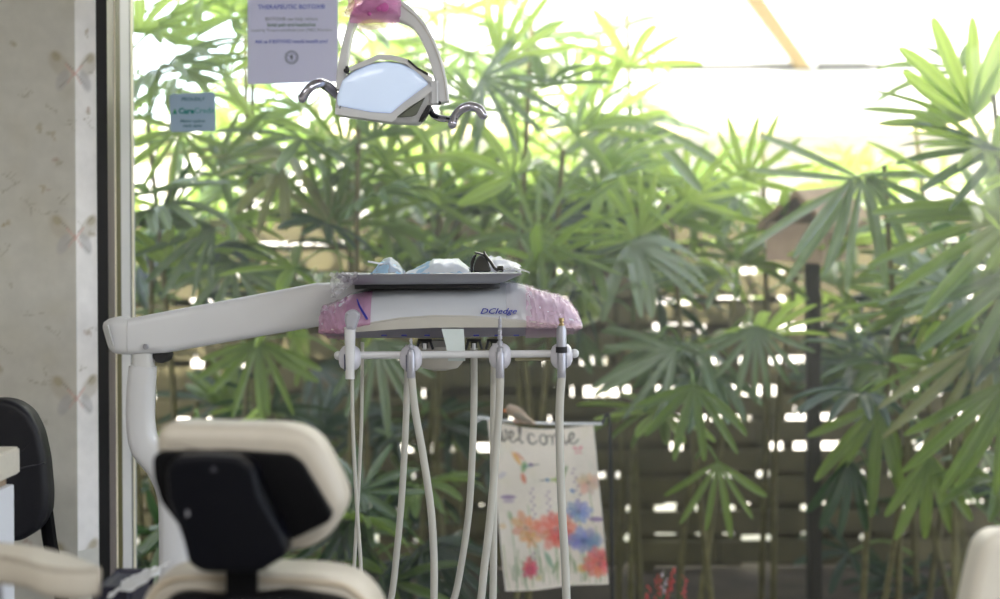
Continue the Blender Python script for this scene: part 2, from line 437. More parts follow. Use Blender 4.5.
pg = fin('sheet', sheet([(247.5, -32), (338, -32), (338, 82), (248, 84.5)], YN), M_paper, t, smooth=False)
ink = {k: mat(k+'_ink', c, .7, var=.02) for k, c in dict(violet_blue=(122, 132, 205), dark_green=(122, 148, 136), grey=(166, 170, 178), seal=(120, 126, 140), teal=(40, 140, 138), pale_teal=(98, 168, 172), slate=(92, 132, 152), leaf_green=(60, 150, 90)).items()}
for s, py, sz, k, b in (('THERAPEUTIC BOTOX®', 7, .0150, 'violet_blue', .0003), ('BOTOX® can help relieve', 19, .0118, 'grey', .0001),
                        ('facial pain and headaches', 24.8, .0118, 'dark_green', .0003), ('caused by Temporomandibular Joint (TMD) Disorders', 30.2, .0090, 'grey', .0001),
                        ('Ask us if BOTOX® would benefit you!', 41.5, .0112, 'violet_blue', .0003)):
    q = P(291.5, py, YN-.0012)
    o = text('printed_line', s, sz, q, t, ink[k], bold=b)
sb = B(); c = P(291.5, 57.3, YN-.0012)
def annulus(bm, c, ra, rb, y, n=28, mi=0, sz=1):
    a = [bm.verts.new((c.x+ra*math.cos(2*PI*i/n), y, c.z+ra*sz*math.sin(2*PI*i/n))) for i in range(n)]
    b = [bm.verts.new((c.x+rb*math.cos(2*PI*i/n), y, c.z+rb*sz*math.sin(2*PI*i/n))) for i in range(n)]
    for i in range(n): bm.faces.new((a[i], a[(i+1) % n], b[(i+1) % n], b[i])).material_index = mi
annulus(sb, c, .0165, .0148, YN-.001); annulus(sb, c, .0110, .0102, YN-.001)
for i in range(22):
    a = 2*PI*i/22; d = Vector((math.cos(a), 0, math.sin(a))); e = Vector((-d.z, 0, d.x))
    p0 = Vector((c.x, YN-.001, c.z)); sb.faces.new([sb.verts.new(p0+d*r+e*w) for r, w in ((.0118, -.0009), (.0118, .0009), (.0141, .0009), (.0141, -.0009))])
for a, b, w in (((0, -.007), (0, .007), .0012), ((-.005, .003), (.005, .003), .0009), ((-.0045, -.003), (.0045, .004), .0009), ((.0045, -.003), (-.0045, .004), .0009)):
    A = Vector((c.x+a[0], YN-.001, c.z+a[1])); D = Vector((c.x+b[0], YN-.001, c.z+b[1])); n_ = (D-A).normalized(); n_ = Vector((-n_.z, 0, n_.x))*w
    sb.faces.new([sb.verts.new(q) for q in (A-n_, A+n_, D+n_, D-n_)])
fin('round_seal', sb, ink['seal'], t, smooth=False)

t = thing('window_sticker', 'small pale blue square sticker with green lettering on the window glass', 'sticker', P(193, 132, YN))
fin('backing', sheet(round2([(169.5, 94), (215, 92), (216, 131), (170, 132)], 4), YN), mat('sticker_blue', (176, 200, 222), .6, var=.04, scale=400, trans=.15), t, smooth=False)
text('printed_line', 'PROUDLY', .0120, P(192.5, 99.3, YN-.0012), t, ink['slate'], shear=.3, bold=.0003, sx=1.05)
text('logo_lettering', 'Care', .0188, P(178.5, 111.2, YN-.0012), t, ink['teal'], bold=.0008, align='LEFT')
text('logo_lettering', 'Credit', .0188, P(194, 110.8, YN-.0012), t, ink['pale_teal'], bold=.0002, align='LEFT', sx=1.02)
text('printed_line', 'Making options', .0098, P(192.5, 121, YN-.0012), t, ink['slate'], shear=.2, bold=.0003)
text('printed_line', 'made easier', .0098, P(192.5, 125.7, YN-.0012), t, ink['slate'], shear=.2, bold=.0003)
lb = B()
for pts, mi in (([(172.5, 114), (174.8, 108.5), (177.3, 113.9)], 0), ([(173.5, 114), (175.5, 111), (177.4, 113.9)], 1)):
    lb.faces.new([lb.verts.new(P(a, b, YN-.001-.0003*mi)) for a, b in pts]).material_index = mi
fin('logo_mark', lb, [ink['leaf_green'], ink['teal']], t, smooth=False)

# ================================================================= DELIVERY UNIT
YD = 2.70
unit = thing('dental_delivery_unit', 'white dental delivery console on a jointed arm with four hose holders', 'dental console', (P(177, 500, 2.78).x, 2.78, 0))
# console body: sections across x, each a profile in depth/height
XS = [317.5, 321, 330, 348, 372, 400, 435, 470, 500, 520, 535, 550, 563, 573, 580, 583]
def itp(x, tab): return float(np.interp(x, [a for a, b in tab], [b for a, b in tab]))
TOP = [(317, 311), (320, 309), (330, 306), (340, 302), (350, 294), (372, 289.5), (400, 288), (435, 287.5), (480, 287), (500, 285), (512, 284), (524, 287), (535, 291), (548, 295), (560, 297.5), (570, 302), (578, 311), (583, 322)]
LU = [(317, 331), (335, 330), (369, 324), (400, 319), (435, 316.5), (470, 317), (510, 320), (551, 324), (583, 327)]
LL = [(317, 333), (335, 333), (354, 332), (390, 329), (441, 327), (510, 327), (555, 327), (583, 329)]
BT = [(317, 336), (322, 338.5), (340, 340), (435, 340), (510, 338.5), (560, 337), (576, 334), (583, 331)]
def section(x, g=0):
    X = P(x, 330, YD).x; e = min(1, min(x-316, 584.5-x)/26)**.5   # ends draw in
    pr = [(BT, 0, .075), (LL, 0, .035), (LL, -.2, -.028), (LU, 0, -.032), (LU, -2, -.026)]
    out_ = []
    for tab, dy, dep in pr:
        out_.append((itp(x, tab)+dy, dep))
    tp, lu = itp(x, TOP), itp(x, LU)-2
    for k, d in ((.25, -.021), (.5, -.012), (.75, .004), (.92, .024), (1, .05)):
        out_.append((lu+(tp-lu)*k, d))
    out_ += [(tp-1.5, .1), (tp-1.5, .19), (tp+8, .235), (itp(x, BT)-6, .24), (itp(x, BT), .2)]
    res = []
    for py, d in out_:
        d2 = .10+(d-.10)*(.55+.45*e)
        p = P(500, py, YD); res.append(Vector((X, YD+d2, p.z+(X-0)*-0.0061)))
    if g:
        c = sum(res, Vector())/len(res); res = [q+(q-c).normalized()*g for q in res]
    return res
bm = B(); vr = loft(bm, [section(x) for x in XS])
for f in bm.faces:
    c = f.calc_center_median()
for i in range(len(vr)-1):
    for j in range(15):
        k = (j+1) % 15
        fs = set(vr[i][j].link_faces) & set(vr[i+1][k].link_faces)
        for f in fs: f.material_index = {0: 2, 1: 2, 2: 1, 3: 1, 14: 2, 13: 2}.get(j, 0)
console = fin('console', bm, [mat('console_shell', (194, 197, 204), .35, var=.015), M_lip, M_mauve], unit, sharp=28)
text('brand_lettering', 'DCIedge', .0150, P(498, 311.3, YD-.030), console, M_blueink, shear=.35, bold=.0002, sx=1.3, ext=.0006)
# printed blue marks along the underside
for x in (384, 404, 427, 476, 497, 516):
    bm = B(); q = P(x, 335.2, YD+.0); box(bm, q+Vector((-.005, -.006, -.0012)), q+Vector((.006, .0, .0012)), .0005, 0, 1)
    fin('blue_mark', bm, M_blueink, console)
# barrier film patches
def wrap(name, xs, g, m, j0=0, j1=11, seed=1, amp=.003, jmin=None):
    bm = B(); rows = []
    for x in xs:
        s = section(x, g)
        pts = smoothpath(s[j0:j1], 3)
        for i, p in enumerate(pts):
            p += Vector((0, -1, .4))*amp*(noise.noise(Vector((x*.16, i*.5, seed)))+.7*noise.noise(Vector((x*.4+i*.25, i*.2, seed+5))))
        rows.append(pts)
    loft(bm, rows, close=False, cap=False)
    return fin(name, bm, m, unit, sharp=60)
wrap('barrier_film', [317.5+i*1.0 for i in range(31)], .0045, M_pink, 0, 11, 1, .008)
wrap('barrier_film', [346+i*2 for i in range(14)], .0045, film('pink_film_thin', (226, 170, 208), .4, .08), 3, 9, 4, .002)
wrap('barrier_film', [526+i*1.1 for i in range(52)], .0045, M_pink2, 0, 11, 9, .008)
wrap('clear_film', [506+i*2 for i in range(14)], .003, M_clear, 4, 11, 3, .002)
bm = B(); tube(bm, smoothpath([P(357, 299, YD-.012), P(360, 307, YD-.02), P(367, 319, YD-.034)], 5), [.001, .0022, .0026], 6); fin('blue_film_edge', bm, M_blueink, unit)
bm = B(); sl = [P(347, 296, YD-.02), P(374, 299, YD-.016), P(383, 316, YD-.027), P(358, 323, YD-.036)]
# swing arm
def rrect(cx, cz, hw, hh, r, n=4):
    pts = []
    for sx_, sz_, a0 in ((1, 1, 0), (-1, 1, PI/2), (-1, -1, PI), (1, -1, 1.5*PI)):
        for k in range(n+1):
            a = a0+PI/2*k/n; pts.append((cx+sx_*(hw-r)+r*math.cos(a), cz+sz_*(hh-r)+r*math.sin(a)))
    return pts
def armring(pt, pb, Y, hw, r):
    c = (P(*pt, Y)+P(*pb, Y))/2; u = (P(*pt, Y)-P(*pb, Y)); hh = u.length/2; u.normalize()
    return [c+Vector((0, 1, 0))*a+u*b for a, b in rrect(0, 0, hw, hh, r)]
bm = B()
loft(bm, [armring((131.7, 318), (131.7, 354), 2.78, .034, .016), armring((168, 311), (168, 352.3), 2.79, .036, .016),
          armring((230, 299.5), (230, 341.5), 2.82, .036, .016), armring((316, 283), (316, 326.6), 2.85, .036, .016), armring((372, 272+10), (372, 318), 2.88, .036, .016)])
arm = fin('swing_arm', bm, M_white, unit)
bm = B(); loft(bm, [armring((131.2, 318), (131.2, 354), 2.78, .033, .016), armring((118, 316.5), (120, 353.5), 2.78, .033, .016), armring((110.5, 318.5), (115, 352), 2.78, .029, .015), armring((105.3, 322), (111.5, 349), 2.78, .021, .012), armring((104, 325.5), (109.5, 345), 2.78, .014, .008)])
ec = fin('end_cap', bm, M_white, arm)
bm = B(); loft(bm, [armring((108, 325), (113.5, 345.5), 2.737, .004, .003), armring((106.2, 326), (112, 344.5), 2.742, .004, .003)]); fin('cap_inlay', bm, M_lgrey, ec)
bm = B(); lathe(bm, [(.0055, 0), (.0055, .003), (.004, .004), (.0038, .002), (.001, .002)], P(146, 346.5, 2.747), (0, -1, 0), 14); fin('screw', bm, M_steel, arm)
bm = B(); lathe(bm, [(.016, -.02), (.016, .02)], P(163, 354.5, 2.79), (0, 1, 0), 16); fin('pivot', bm, M_dark, arm)
# post
pp = smoothpath([P(143, 366, 2.78), P(141, 395, 2.78), P(141, 425, 2.78), P(146, 446, 2.78), P(163, 466, 2.78), P(174, 490, 2.78), P(176.5, 520, 2.78), P(176.5, 599, 2.78), P(176.5, 700, 2.78)], 6)
base_z = Vector((pp[-1].x, 2.78, .05)); pp.append(base_z)
bm = B(); tube(bm, pp, [.026, .027, .027, .028, .031, .033, .033, .033, .033, .033], 20, power=3.2, ref=(0, 1, 0))
post = fin('support_post', bm, M_white, unit)
bm = B(); tube(bm, [P(143.5, 352, 2.78), P(143.5, 368, 2.78)], .021, 20, power=3); fin('collar', bm, M_lgrey, post)
bm = B(); lathe(bm, [(.2, 0), (.2, .02), (.17, .05), (.05, .065)], (base_z.x, 2.78, 0), (0, 0, 1), 32); fin('base_plate', bm, M_white, unit)
# underside hub
bm = B(); c = P(440, 340, YD+.10)
lathe(bm, [(.030, .0), (.046, -.012), (.048, -.03), (.046, -.044), (.036, -.056), (.014, -.061)], c, (0, 0, 1), 26); fin('pivot_hub', bm, M_lip, unit)
# centre grip flap
bm = B()
fl = [[P(441.5, 329, YD-.036), P(463.5, 329, YD-.036)], [P(443.5, 337, YD-.045), P(464, 337, YD-.045)], [P(446, 346, YD-.050), P(464.5, 346, YD-.050)], [P(448, 357, YD-.052), P(465, 357, YD-.052)]]
rings = []
for a, b in fl: rings.append([a, b, b+Vector((0, .018, 0)), a+Vector((0, .018, 0))])
q = [v-Vector((0, -.004, .008)) for v in rings[-1]]; rings.append(q)
loft(bm, rings); fin('grip', bm, mat('pale_aqua_grip', (206, 216, 216), .35, var=.01), unit, sharp=50)
# rail
YR = YD-.055
rail_pts = [P(338.5, 355.5, YR), P(574.5, 353.5, YR)]
bm = B(); tube(bm, rail_pts, .0072, 14); 
for q in rail_pts: bmesh.ops.create_uvsphere(bm, u_segments=12, v_segments=8, radius=.0088, matrix=Matrix.Translation(q))
rail = fin('holder_rail', bm, M_white, unit)
bm = B(); tube(bm, [P(515, 358.5, YR+.01), P(552, 358.5, YR+.01)], .0045, 8); fin('lower_rod', bm, M_hose2, rail)  # thin olive-grey rod just below the rail
for xx in (425, 474, 494):         # hose sockets below the console
    bm = B(); c = P(xx, 343, YD+.03)
    lathe(bm, [(.0135, 0), (.015, -.004), (.006, -.007), (.006, -.018)], c+Vector((0, 0, .008)), (0, 0, 1), 14)
    for s in (-1, 1): tube(bm, [c+Vector((s*.011, -.008, .004)), c+Vector((s*.016, -.01, -.012))], .0028, 6)
    tube(bm, [c+Vector((0, -.012, .0)), c+Vector((0, -.012, -.012))], .004, 6, mi=1)
    fin('hose_socket', bm, [M_dark, M_lgrey], unit)
HX = [(350, 358), (411, 358.5), (500, 356), (561.5, 356)]
M_hold = mat('wrapped_white_holder', (214, 212, 222), .3, coat=.5, var=.03, scale=30)
for i, (hx, hy) in enumerate(HX):
    c = P(hx, hy, YR); bm = B()
    n = 22
    rings = []
    for k in range(11):
        a = PI*k/10; r = .0245*math.sin(a)**.75; x = -.0215*math.cos(a)
        rings.append([c+Vector((x+.0007*noise.noise(Vector((k, j*.7, i))), -(r+.0012*noise.noise(Vector((j*1.1, k*.9, i*3))))*math.cos(2*PI*j/n)*1.0, (r+.0015*noise.noise(Vector((j*.9, k*.8, i*5))))*math.sin(2*PI*j/n)*1.05)) for j in range(n)])
    loft(bm, rings)
    h = fin('handpiece_holder', bm, M_hold, unit, sharp=70)
    bm = B()
    for s in (-1, 1):
        q = c+Vector((s*.0068, -.0245, -.004)); box(bm, q+Vector((-.0013, -.004, -.019)), q+Vector((.0013, .006, .013)), .0006, 0, 1)
    fin('slot_edge', bm, mat('deep_blue_rubber', (40, 44, 88), .5), h)

# handpieces held in the holders: each a thing with its own looped hose
YH = YR-.031
def hosepath(front, back, yb=YD+.03, yf=YH):
    """front px points go down; loop under the frame; back px points come up to the console"""
    fp = [P(x, y, yf) for x, y in front]; bp = [P(x, y, yb) for x, y in back]
    a, b = fp[-1], bp[0]
    ta = (fp[-1]-fp[-2]).normalized(); tb = (bp[0]-bp[1]).normalized()
    zl = .44
    lo = [Vector((a.x+ta.x*.12, a.y+.01, zl+.06)), Vector((a.x*.5+b.x*.5+ta.x*.1, (a.y+b.y)/2, zl)), Vector((b.x+tb.x*.12, b.y-.01, zl+.06))]
    return smoothpath(fp+lo+bp, 7)
specs = [
 ('air_water_syringe', 'white air water syringe hanging in the first holder from the jointed arm', 'dental tool', [(352, 376), (353, 430), (356.5, 500), (360.5, 560), (362, 599)], [(352, 599), (354.5, 560), (359, 480), (361.5, 420), (362.5, 342)], .0036, .0036),
 ('handpiece_connector', 'grey hose connector with short pin left of the centre grip', 'dental tool', [(411.5, 377), (415, 410), (423, 455), (431, 510), (434, 560), (434, 599)], [(391, 599), (396, 560), (401.5, 500), (405.5, 430), (408.5, 345)], .0072, .0066),
 ('handpiece_connector', 'grey hose connector with tall ringed metal pin right of the centre grip', 'dental tool', [(500.5, 374), (499, 410), (496, 450), (490, 520), (484, 570), (481, 599)], [(454, 599), (462, 560), (469, 510), (472.5, 450), (474, 400), (474, 348)], .0074, .0068),
 ('handpiece_connector', 'thick grey connector with brass tip and black band in the last holder', 'dental tool', [(562, 374), (560, 400), (559.5, 430), (561.5, 500), (565, 560), (566.5, 599)], [(493, 599), (493.5, 540), (493.5, 450), (494, 400), (494.5, 348)], .0078, .0074)]
M_brass = mat('brass', (170, 150, 110), .3, metal=1)
for i, (nm, lab, cat, fr_, bk, r0, r1) in enumerate(specs):
    hx, hy = HX[i]; c0 = P(hx+(0, 0, 0, .8)[i], hy, YH)
    t = thing(nm, lab, cat, (c0.x, c0.y, c0.z))
    hp = hosepath(fr_, bk)
    bm = B(); tube(bm, hp, [r0]*6+[(r0+r1)/2]+[r1]*6, 12)
    fin('hose', bm, [M_hose, M_hose, M_hose, M_hose][i], t)
    up_ = lambda py: P(hx, py, YH)
    if i == 0:
        bm = B(); tube(bm, [up_(p) for p in (377, 372, 345, 327)], [.0072, .0078, .0098, .0108], 16, power=2.6); fin('body', bm, M_white, t)
        bm = B(); puff(bm, round2([(345.5, 313), (350, 309.5), (355, 309.5), (360, 313.5), (359.5, 318), (355.5, 329.5), (347, 329.5), (345, 320)], 2), YH-.014, YH+.012, 3, YH); hd = fin('head', bm, mat('syringe_grey', (172, 172, 182), .4, var=.03), t)
        bm = B(); lathe(bm, [(.0028, 0), (.0028, .004), (.001, .005)], P(347.5, 314, YH-.014), (0, -1, 0), 8); fin('button', bm, M_steel, hd)
        bm = B(); tube(bm, [up_(370), up_(379)], .0085, 14); fin('cuff', bm, M_lgrey, t)
    else:
        bm = B()
        tube(bm, [up_(378), up_(376.5), up_(370), up_(353), up_(351.5)], [.0072, .0082, .0082, .0080, .0065], 16, power=2.6)
        fin('body', bm, M_steel, t)
        bm = B()
        if i == 1:
            lathe(bm, [(.0062, 0), (.0062, .008), (.003, .010), (.0048, .012), (.0048, .017), (.0024, .019), (.0024, .024), (.0038, .025), (.0015, .030)], up_(354), (0, 0, 1), 12, 0)
            fin('pin', bm, M_steel, t)
        elif i == 2:
            pr = [(.0065, 0), (.0065, .01)]
            z = .012
            for k in range(5): pr += [(.003, z), (.003, z+.003), (.0052-.0005*k, z+.004), (.0052-.0005*k, z+.010), (.003, z+.011)]; z += .0103
            pr += [(.0018, z), (.0018, z+.006)]
            lathe(bm, pr, up_(353), (0, 0, 1), 12); fin('pin', bm, M_steel, t)
        else:
            lathe(bm, [(.0095, 0), (.0095, .032), (.0078, .036), (.0078, .04)], up_(347), (0, 0, 1), 16); fin('coupling', bm, M_steel, t)
            bm = B(); lathe(bm, [(.0108, 0), (.0108, .011)], up_(352.5), (0, 0, 1), 16); fin('black_band', bm, M_dark, t)
            bm = B(); lathe(bm, [(.0052, 0), (.0052, .006), (.0035, .007), (.0035, .01), (.0052, .011), (.0048, .017)], up_(327), (0, 0, 1), 12); fin('tip', bm, M_brass, t)

# tray on the console
tz = P(430, 280, YD).z
tray = thing('instrument_tray', 'shallow grey metal tray wrapped in clear plastic on top of the console', 'tray', (P(430, 281, YD).x, YD+.08, tz))
def zx(px): return P(px, 280, YD).x
bm = B()
def trayring(px0, px1, y0, y1, z, r):
    return [Vector((a, b, z)) for a, b in rrect((zx(px0)+zx(px1))/2, (y0+y1)/2, (zx(px1)-zx(px0))/2, (y1-y0)/2, r)]
loft(bm, [trayring(352, 497, YD-.02, YD+.17, tz-.008, .02), trayring(344, 505, YD-.04, YD+.2, tz-.004, .02), trayring(337, 521, YD-.065, YD+.22, tz+.010, .02), trayring(336, 522, YD-.067, YD+.222, tz+.0125, .02),
          trayring(339, 519, YD-.062, YD+.217, tz+.0125, .02), trayring(346, 510, YD-.045, YD+.2, tz+.004, .02)])
fin('pan', bm, mat('grey_tray_metal', (156, 157, 166), .35, metal=.3, var=.03), tray, sharp=50)
bm = B(); loft(bm, [trayring(354, 500, YD-.01, YD+.16, z_, .02) for z_ in (P(430, 288.5, YD).z, tz-.0075)]); fin('shadow_gap', bm, M_dark, tray, sharp=50)  # dark slab standing in for the shadow between tray and console
def crumple(xa, xb, ya, yb, zf, nx=44, ny=26, amp=.006, freq=26, seed=1, edge=True, sx=1):
    bm = B(); rows = []
    for j in range(ny+1):
        row = []
        for i in range(nx+1):
            u, v = i/nx, j/ny
            x = xa+(xb-xa)*u; y = ya+(yb-ya)*v
            q = Vector((x*freq*sx, y*freq, seed))
            n_ = noise.ridged_multi_fractal(q, 1, 2, 3, 1, 2)*.5-.4
            z = zf(u, v)+amp*n_
            x += .004*noise.noise(q*1.7+Vector((3, 0, 0))); y += .005*noise.noise(q*1.3+Vector((0, 7, 0)))
            row.append(Vector((x, y, z)))
        rows.append(row)
    loft(bm, rows, close=False, cap=False); return bm
def edgef(w=.12):
    return lambda u, v: min(1, min(u, 1-u, v, 1-v)/w)
# wrap hanging over left end and right corner
bm = B(); rows = []
for i in range(15):
    x = zx(335+i*1.9); row = []
    for k in range(12):
        s = k/11; y = YD-.075+.05*max(0, s-.5); z = tz+.016-.052*s*(1-i/18)
        q = Vector((i*.55, k*.8, 2)); row.append(Vector((x+.008*noise.noise(q), y+.018*noise.noise(q*1.5+Vector((9, 0, 0))), z+.005*noise.noise(q*2))))
    rows.append(row)
loft(bm, rows, close=False, cap=False); 
fin('plastic_wrap', bm, M_clear, tray, sharp=70)
ef = edgef(.08)
bm = crumple(zx(334), zx(372), YD-.07, YD+.2, lambda u, v: tz+.014, 24, 26, .003, 40, 3); fin('plastic_wrap', bm, M_clear, tray, sharp=70)
bm = crumple(zx(496), zx(529), YD-.07, YD+.12, lambda u, v: tz+.014+.010*math.sin(PI*u)*(.5+.5*v)-.006*max(0, u-.7), 26, 26, .007, 34, 8); fin('plastic_wrap', bm, M_clear, tray, sharp=70)

M_blue = mat('pale_blue_nonwoven', (176, 212, 238), .7, var=.08, scale=40, trans=.3)
M_pouch = mat('white_crinkled_pouch', (240, 243, 250), .3, coat=.4, var=.05, scale=40, trans=.35)
# face mask with clear sleeve
mask = thing('face_mask', 'crumpled pale blue face mask in clear plastic at the tray end nearest the arm', 'face mask', (zx(392), YD+.02, tz+.012))
def mound(h, p=.8):
    return lambda u, v: tz+.012+h*(math.sin(PI*min(1, max(0, u)))**p)*(math.sin(PI*v)**.7)
fin('mask_cloth', crumple(zx(373), zx(403), YD-.05, YD+.07, mound(.026), 40, 26, .009, 30, 2), M_blue, mask, sharp=70)
fin('clear_sleeve', crumple(zx(374), zx(404), YD-.048, YD+.08, mound(.031), 40, 26, .008, 38, 6), M_clear, mask, sharp=70)
bm = B(); tube(bm, smoothpath([P(368, 261.5, YD-.03), P(374, 262.5, YD-.03), P(384, 264.5, YD-.02)], 4), .0022, 6); fin('ear_loop', bm, mat('white_elastic', (235, 235, 240), .7), mask)
# sterile pouch: long flat crinkled packets
po = thing('sterile_pouch', 'flat crinkled blue and white pouch in the middle of the tray', 'pouch', (zx(440), YD+.05, tz+.012))
fin('paper_side', crumple(zx(408), zx(467), YD-.045, YD+.10, lambda u, v: tz+.012+.024*(math.sin(PI*v)**.6)*min(1, u*2.5+.1)*min(1, (1-u)*4+.3), 50, 26, .006, 26, 12), M_blue, po, sharp=70)
fin('clear_side', crumple(zx(407), zx(469), YD-.047, YD+.1, lambda u, v: tz+.013+.027*(math.sin(PI*v)**.6)*min(1, u*2.2+.05)*min(1, (1-u)*4+.3), 50, 26, .006, 34, 15), M_pouch, po, sharp=70)
po = thing('plastic_bag', 'crumpled clear white plastic bag on the tray behind the black glasses', 'bag', (zx(505), YD+.08, tz+.012))
fin('film', crumple(zx(474), zx(521), YD+.0, YD+.14, lambda u, v: tz+.012+.032*(math.sin(PI*v)**.6)*min(1, u*4+.2)*(1-max(0, u-.5)*1.2), 44, 26, .009, 30, 22), M_pouch, po, sharp=70)
# black glasses, folded
gls = thing('safety_glasses', 'folded glossy black glasses standing on the tray', 'glasses', (zx(485), YD-.03, tz+.012))
M_gloss = mat('glossy_black', (12, 12, 16), .12, coat=.8)
YL = YD-.035
bm = B(); puff(bm, round2([(473, 272.5), (474, 263), (477.5, 256.5), (482, 254.5), (486, 257), (489.5, 264), (491.5, 272)], 3), YL, YL+.006, 1.5, YL); fin('lens', bm, M_gloss, gls)
bm = B(); puff(bm, round2([(470, 272.5), (470, 262), (473, 255), (477, 253.5), (475, 259), (473, 266), (473, 272.5)], 2), YL+.02, YL+.028, 1, YL); fin('lens', bm, M_gloss, gls)
bm = B(); tube(bm, smoothpath([P(484, 252, YL+.005), P(486, 256, YL), P(492, 264, YL-.004), P(496, 269.5, YL-.004), P(503, 270.5, YL)], 5), [.002, .0028, .003, .0028, .003], 8); fin('temple', bm, M_gloss, gls)
bm = B(); tube(bm, smoothpath([P(475, 252.5, YL+.02), P(480, 253.6, YL+.01), P(485, 255.5, YL)], 4), .002, 8); fin('bridge', bm, M_gloss, gls)
bm = B(); box(bm, P(497, 271.8, YL), P(503.5, 265.5, YL+.02), .002); fin('hinge', bm, M_gloss, gls)

# ================================================================= OPERATORY LIGHT
YO = 2.55
lamp = thing('dental_lamp', 'white hanging dental lamp with chrome handles and glowing pale lens', 'lamp', P(380, 10, YO+.05))
def cz(x, y): return (295+x/4.435, y/4.435)
house = [cz(*q) for q in ((176, 505), (176, 480), (182, 425), (205, 355), (250, 312), (300, 288), (370, 268), (440, 270), (510, 285), (560, 318), (600, 345), (614, 372), (612, 420), (600, 462), (572, 520), (548, 547), (425, 541))]
bm = B(); puff(bm, round2(house, 2.5, 3), YO, YO+.055, 4, YO); head = fin('lamp_head', bm, M_white, lamp, sharp=40)
lens = [cz(*q) for q in ((190, 468), (188, 430), (212, 358), (258, 320), (325, 290), (400, 275), (470, 284), (540, 318), (592, 372), (540, 410), (480, 455), (425, 502), (340, 497))]
lens = round2(lens, 2, 3)
bm = B(); lx = sum(q[0] for q in lens)/len(lens); ly = sum(q[1] for q in lens)/len(lens); rr_l = []
for s_l, d_l in ((1, YO+.004), (1, YO-.003), (.98, YO-.0045), (.9, YO-.006), (.7, YO-.008), (.4, YO-.0095), (.1, YO-.010)):
    ring_l = []
    for x, y in lens:
        p = P(lx+(x-lx)*s_l, ly+(y-ly)*s_l, YO); p.y = d_l; ring_l.append(p)
    rr_l.append(ring_l)
loft(bm, rr_l)
fin('lens', bm, mat('frosted_blue_lens', (206, 222, 248), .25, coat=.3, var=.01, emis=.32), lamp, sharp=40)
# bottom rim lip
bm = B(); loft(bm, [[P(*cz(*q), YO+d) for q in ((178, 478), (345, 502), (428, 508), (500, 468), (602, 380), (612, 400), (560, 440), (430, 541), (178, 506))] for d in (-.012, .01)])
fin('lower_rim', bm, M_white, head, sharp=30)
bm = B(); puff(bm, round2([cz(*q) for q in ((452, 524), (508, 478), (578, 436), (540, 512), (520, 520))], 1), YO-.014, YO-.008, .6, YO); fin('vent', bm, mat('grey_green_vent', (96, 100, 88), .5), head)
bm = B(); puff(bm, round2([cz(*q) for q in ((548, 542), (560, 512), (588, 466), (604, 466), (598, 490), (570, 530))], 1), YO-.006, YO+.03, .6, YO); fin('black_insert', bm, M_dark, head)
# visor: bent band arching above
outer = [cz(*q) for q in ((238, 300), (262, 288), (310, 268), (370, 240), (432, 244), (500, 262), (556, 306), (590, 332), (612, 345))]
inner = [cz(*q) for q in ((244, 318), (268, 308), (316, 290), (374, 266), (430, 268), (492, 284), (545, 325), (582, 352), (606, 366))]
bm = B(); loft(bm, [[P(*o_, YO-.012), P(*i_, YO-.012), P(*i_, YO+.035), P(*o_, YO+.035)] for o_, i_ in zip(outer, inner)]); fin('visor', bm, M_lgrey, lamp, sharp=25)
bm = B(); loft(bm, [[P(*cz(a, b), YO-.014), P(*cz(a-4, b+10), YO-.014), P(*cz(a-4, b+10), YO-.01), P(*cz(a, b), YO-.01)] for a, b in ((503, 262), (545, 298), (592, 326))]); fin('visor_slot', bm, M_dark, lamp)
bm = B(); box(bm, P(345.3, 72.5, YO-.016), P(349.3, 68, YO+.01), .001); fin('visor_hinge', bm, M_dark, lamp)
# yoke
def bar(name, po_, pi_, y, hd, m, par, r=.35, sharp=30):
    bm = B(); rings = []
    for a, b in zip(smoothpath([P(*q, y) for q in po_], 4), smoothpath([P(*q, y) for q in pi_], 4)):
        mid = (a+b)/2; u = (a-b)/2; h = u.length; u.normalize()
        rings.append([mid+Vector((0, 1, 0))*p+u*q for p, q in rrect(0, 0, hd, h, min(h, hd)*r)])
    loft(bm, rings); return fin(name, bm, m, par, sharp=sharp)
yoke = bar('yoke', [cz(*q) for q in ((186, 400), (188, 330), (200, 262), (216, 190), (236, 118), (262, 48), (330, 8), (400, -4), (470, 6), (556, 80), (608, 160), (650, 262), (676, 370), (684, 450))],
           [cz(*q) for q in ((226, 400), (230, 330), (238, 262), (248, 195), (264, 130), (288, 92), (335, 82), (395, 84), (450, 94), (520, 124), (570, 200), (606, 300), (628, 400), (636, 462))], YO+.02, .017, M_white, lamp)
# yoke groove line
bm = B(); tube(bm, smoothpath([P(*cz(*q), YO+.002) for q in ((470, 22), (536, 76), (590, 152), (634, 250), (662, 360), (672, 445))], 4), .0011, 6); fin('groove', bm, M_lip, yoke)
for a, b, r in ((226, 314, .0042), (457, 74, .0036), (609, 370, .004), (641, 457, .0034)):
    bm = B(); lathe(bm, [(r, 0), (r, .004), (r*.6, .005)], P(*cz(a, b), YO+.004), (0, -1, 0), 12); fin('screw', bm, M_dark, yoke)
bm = B(); box(bm, P(*cz(606, 365), YO-.002), P(*cz(632, 460), YO+.03), .003); fin('side_hinge', bm, M_white, lamp)
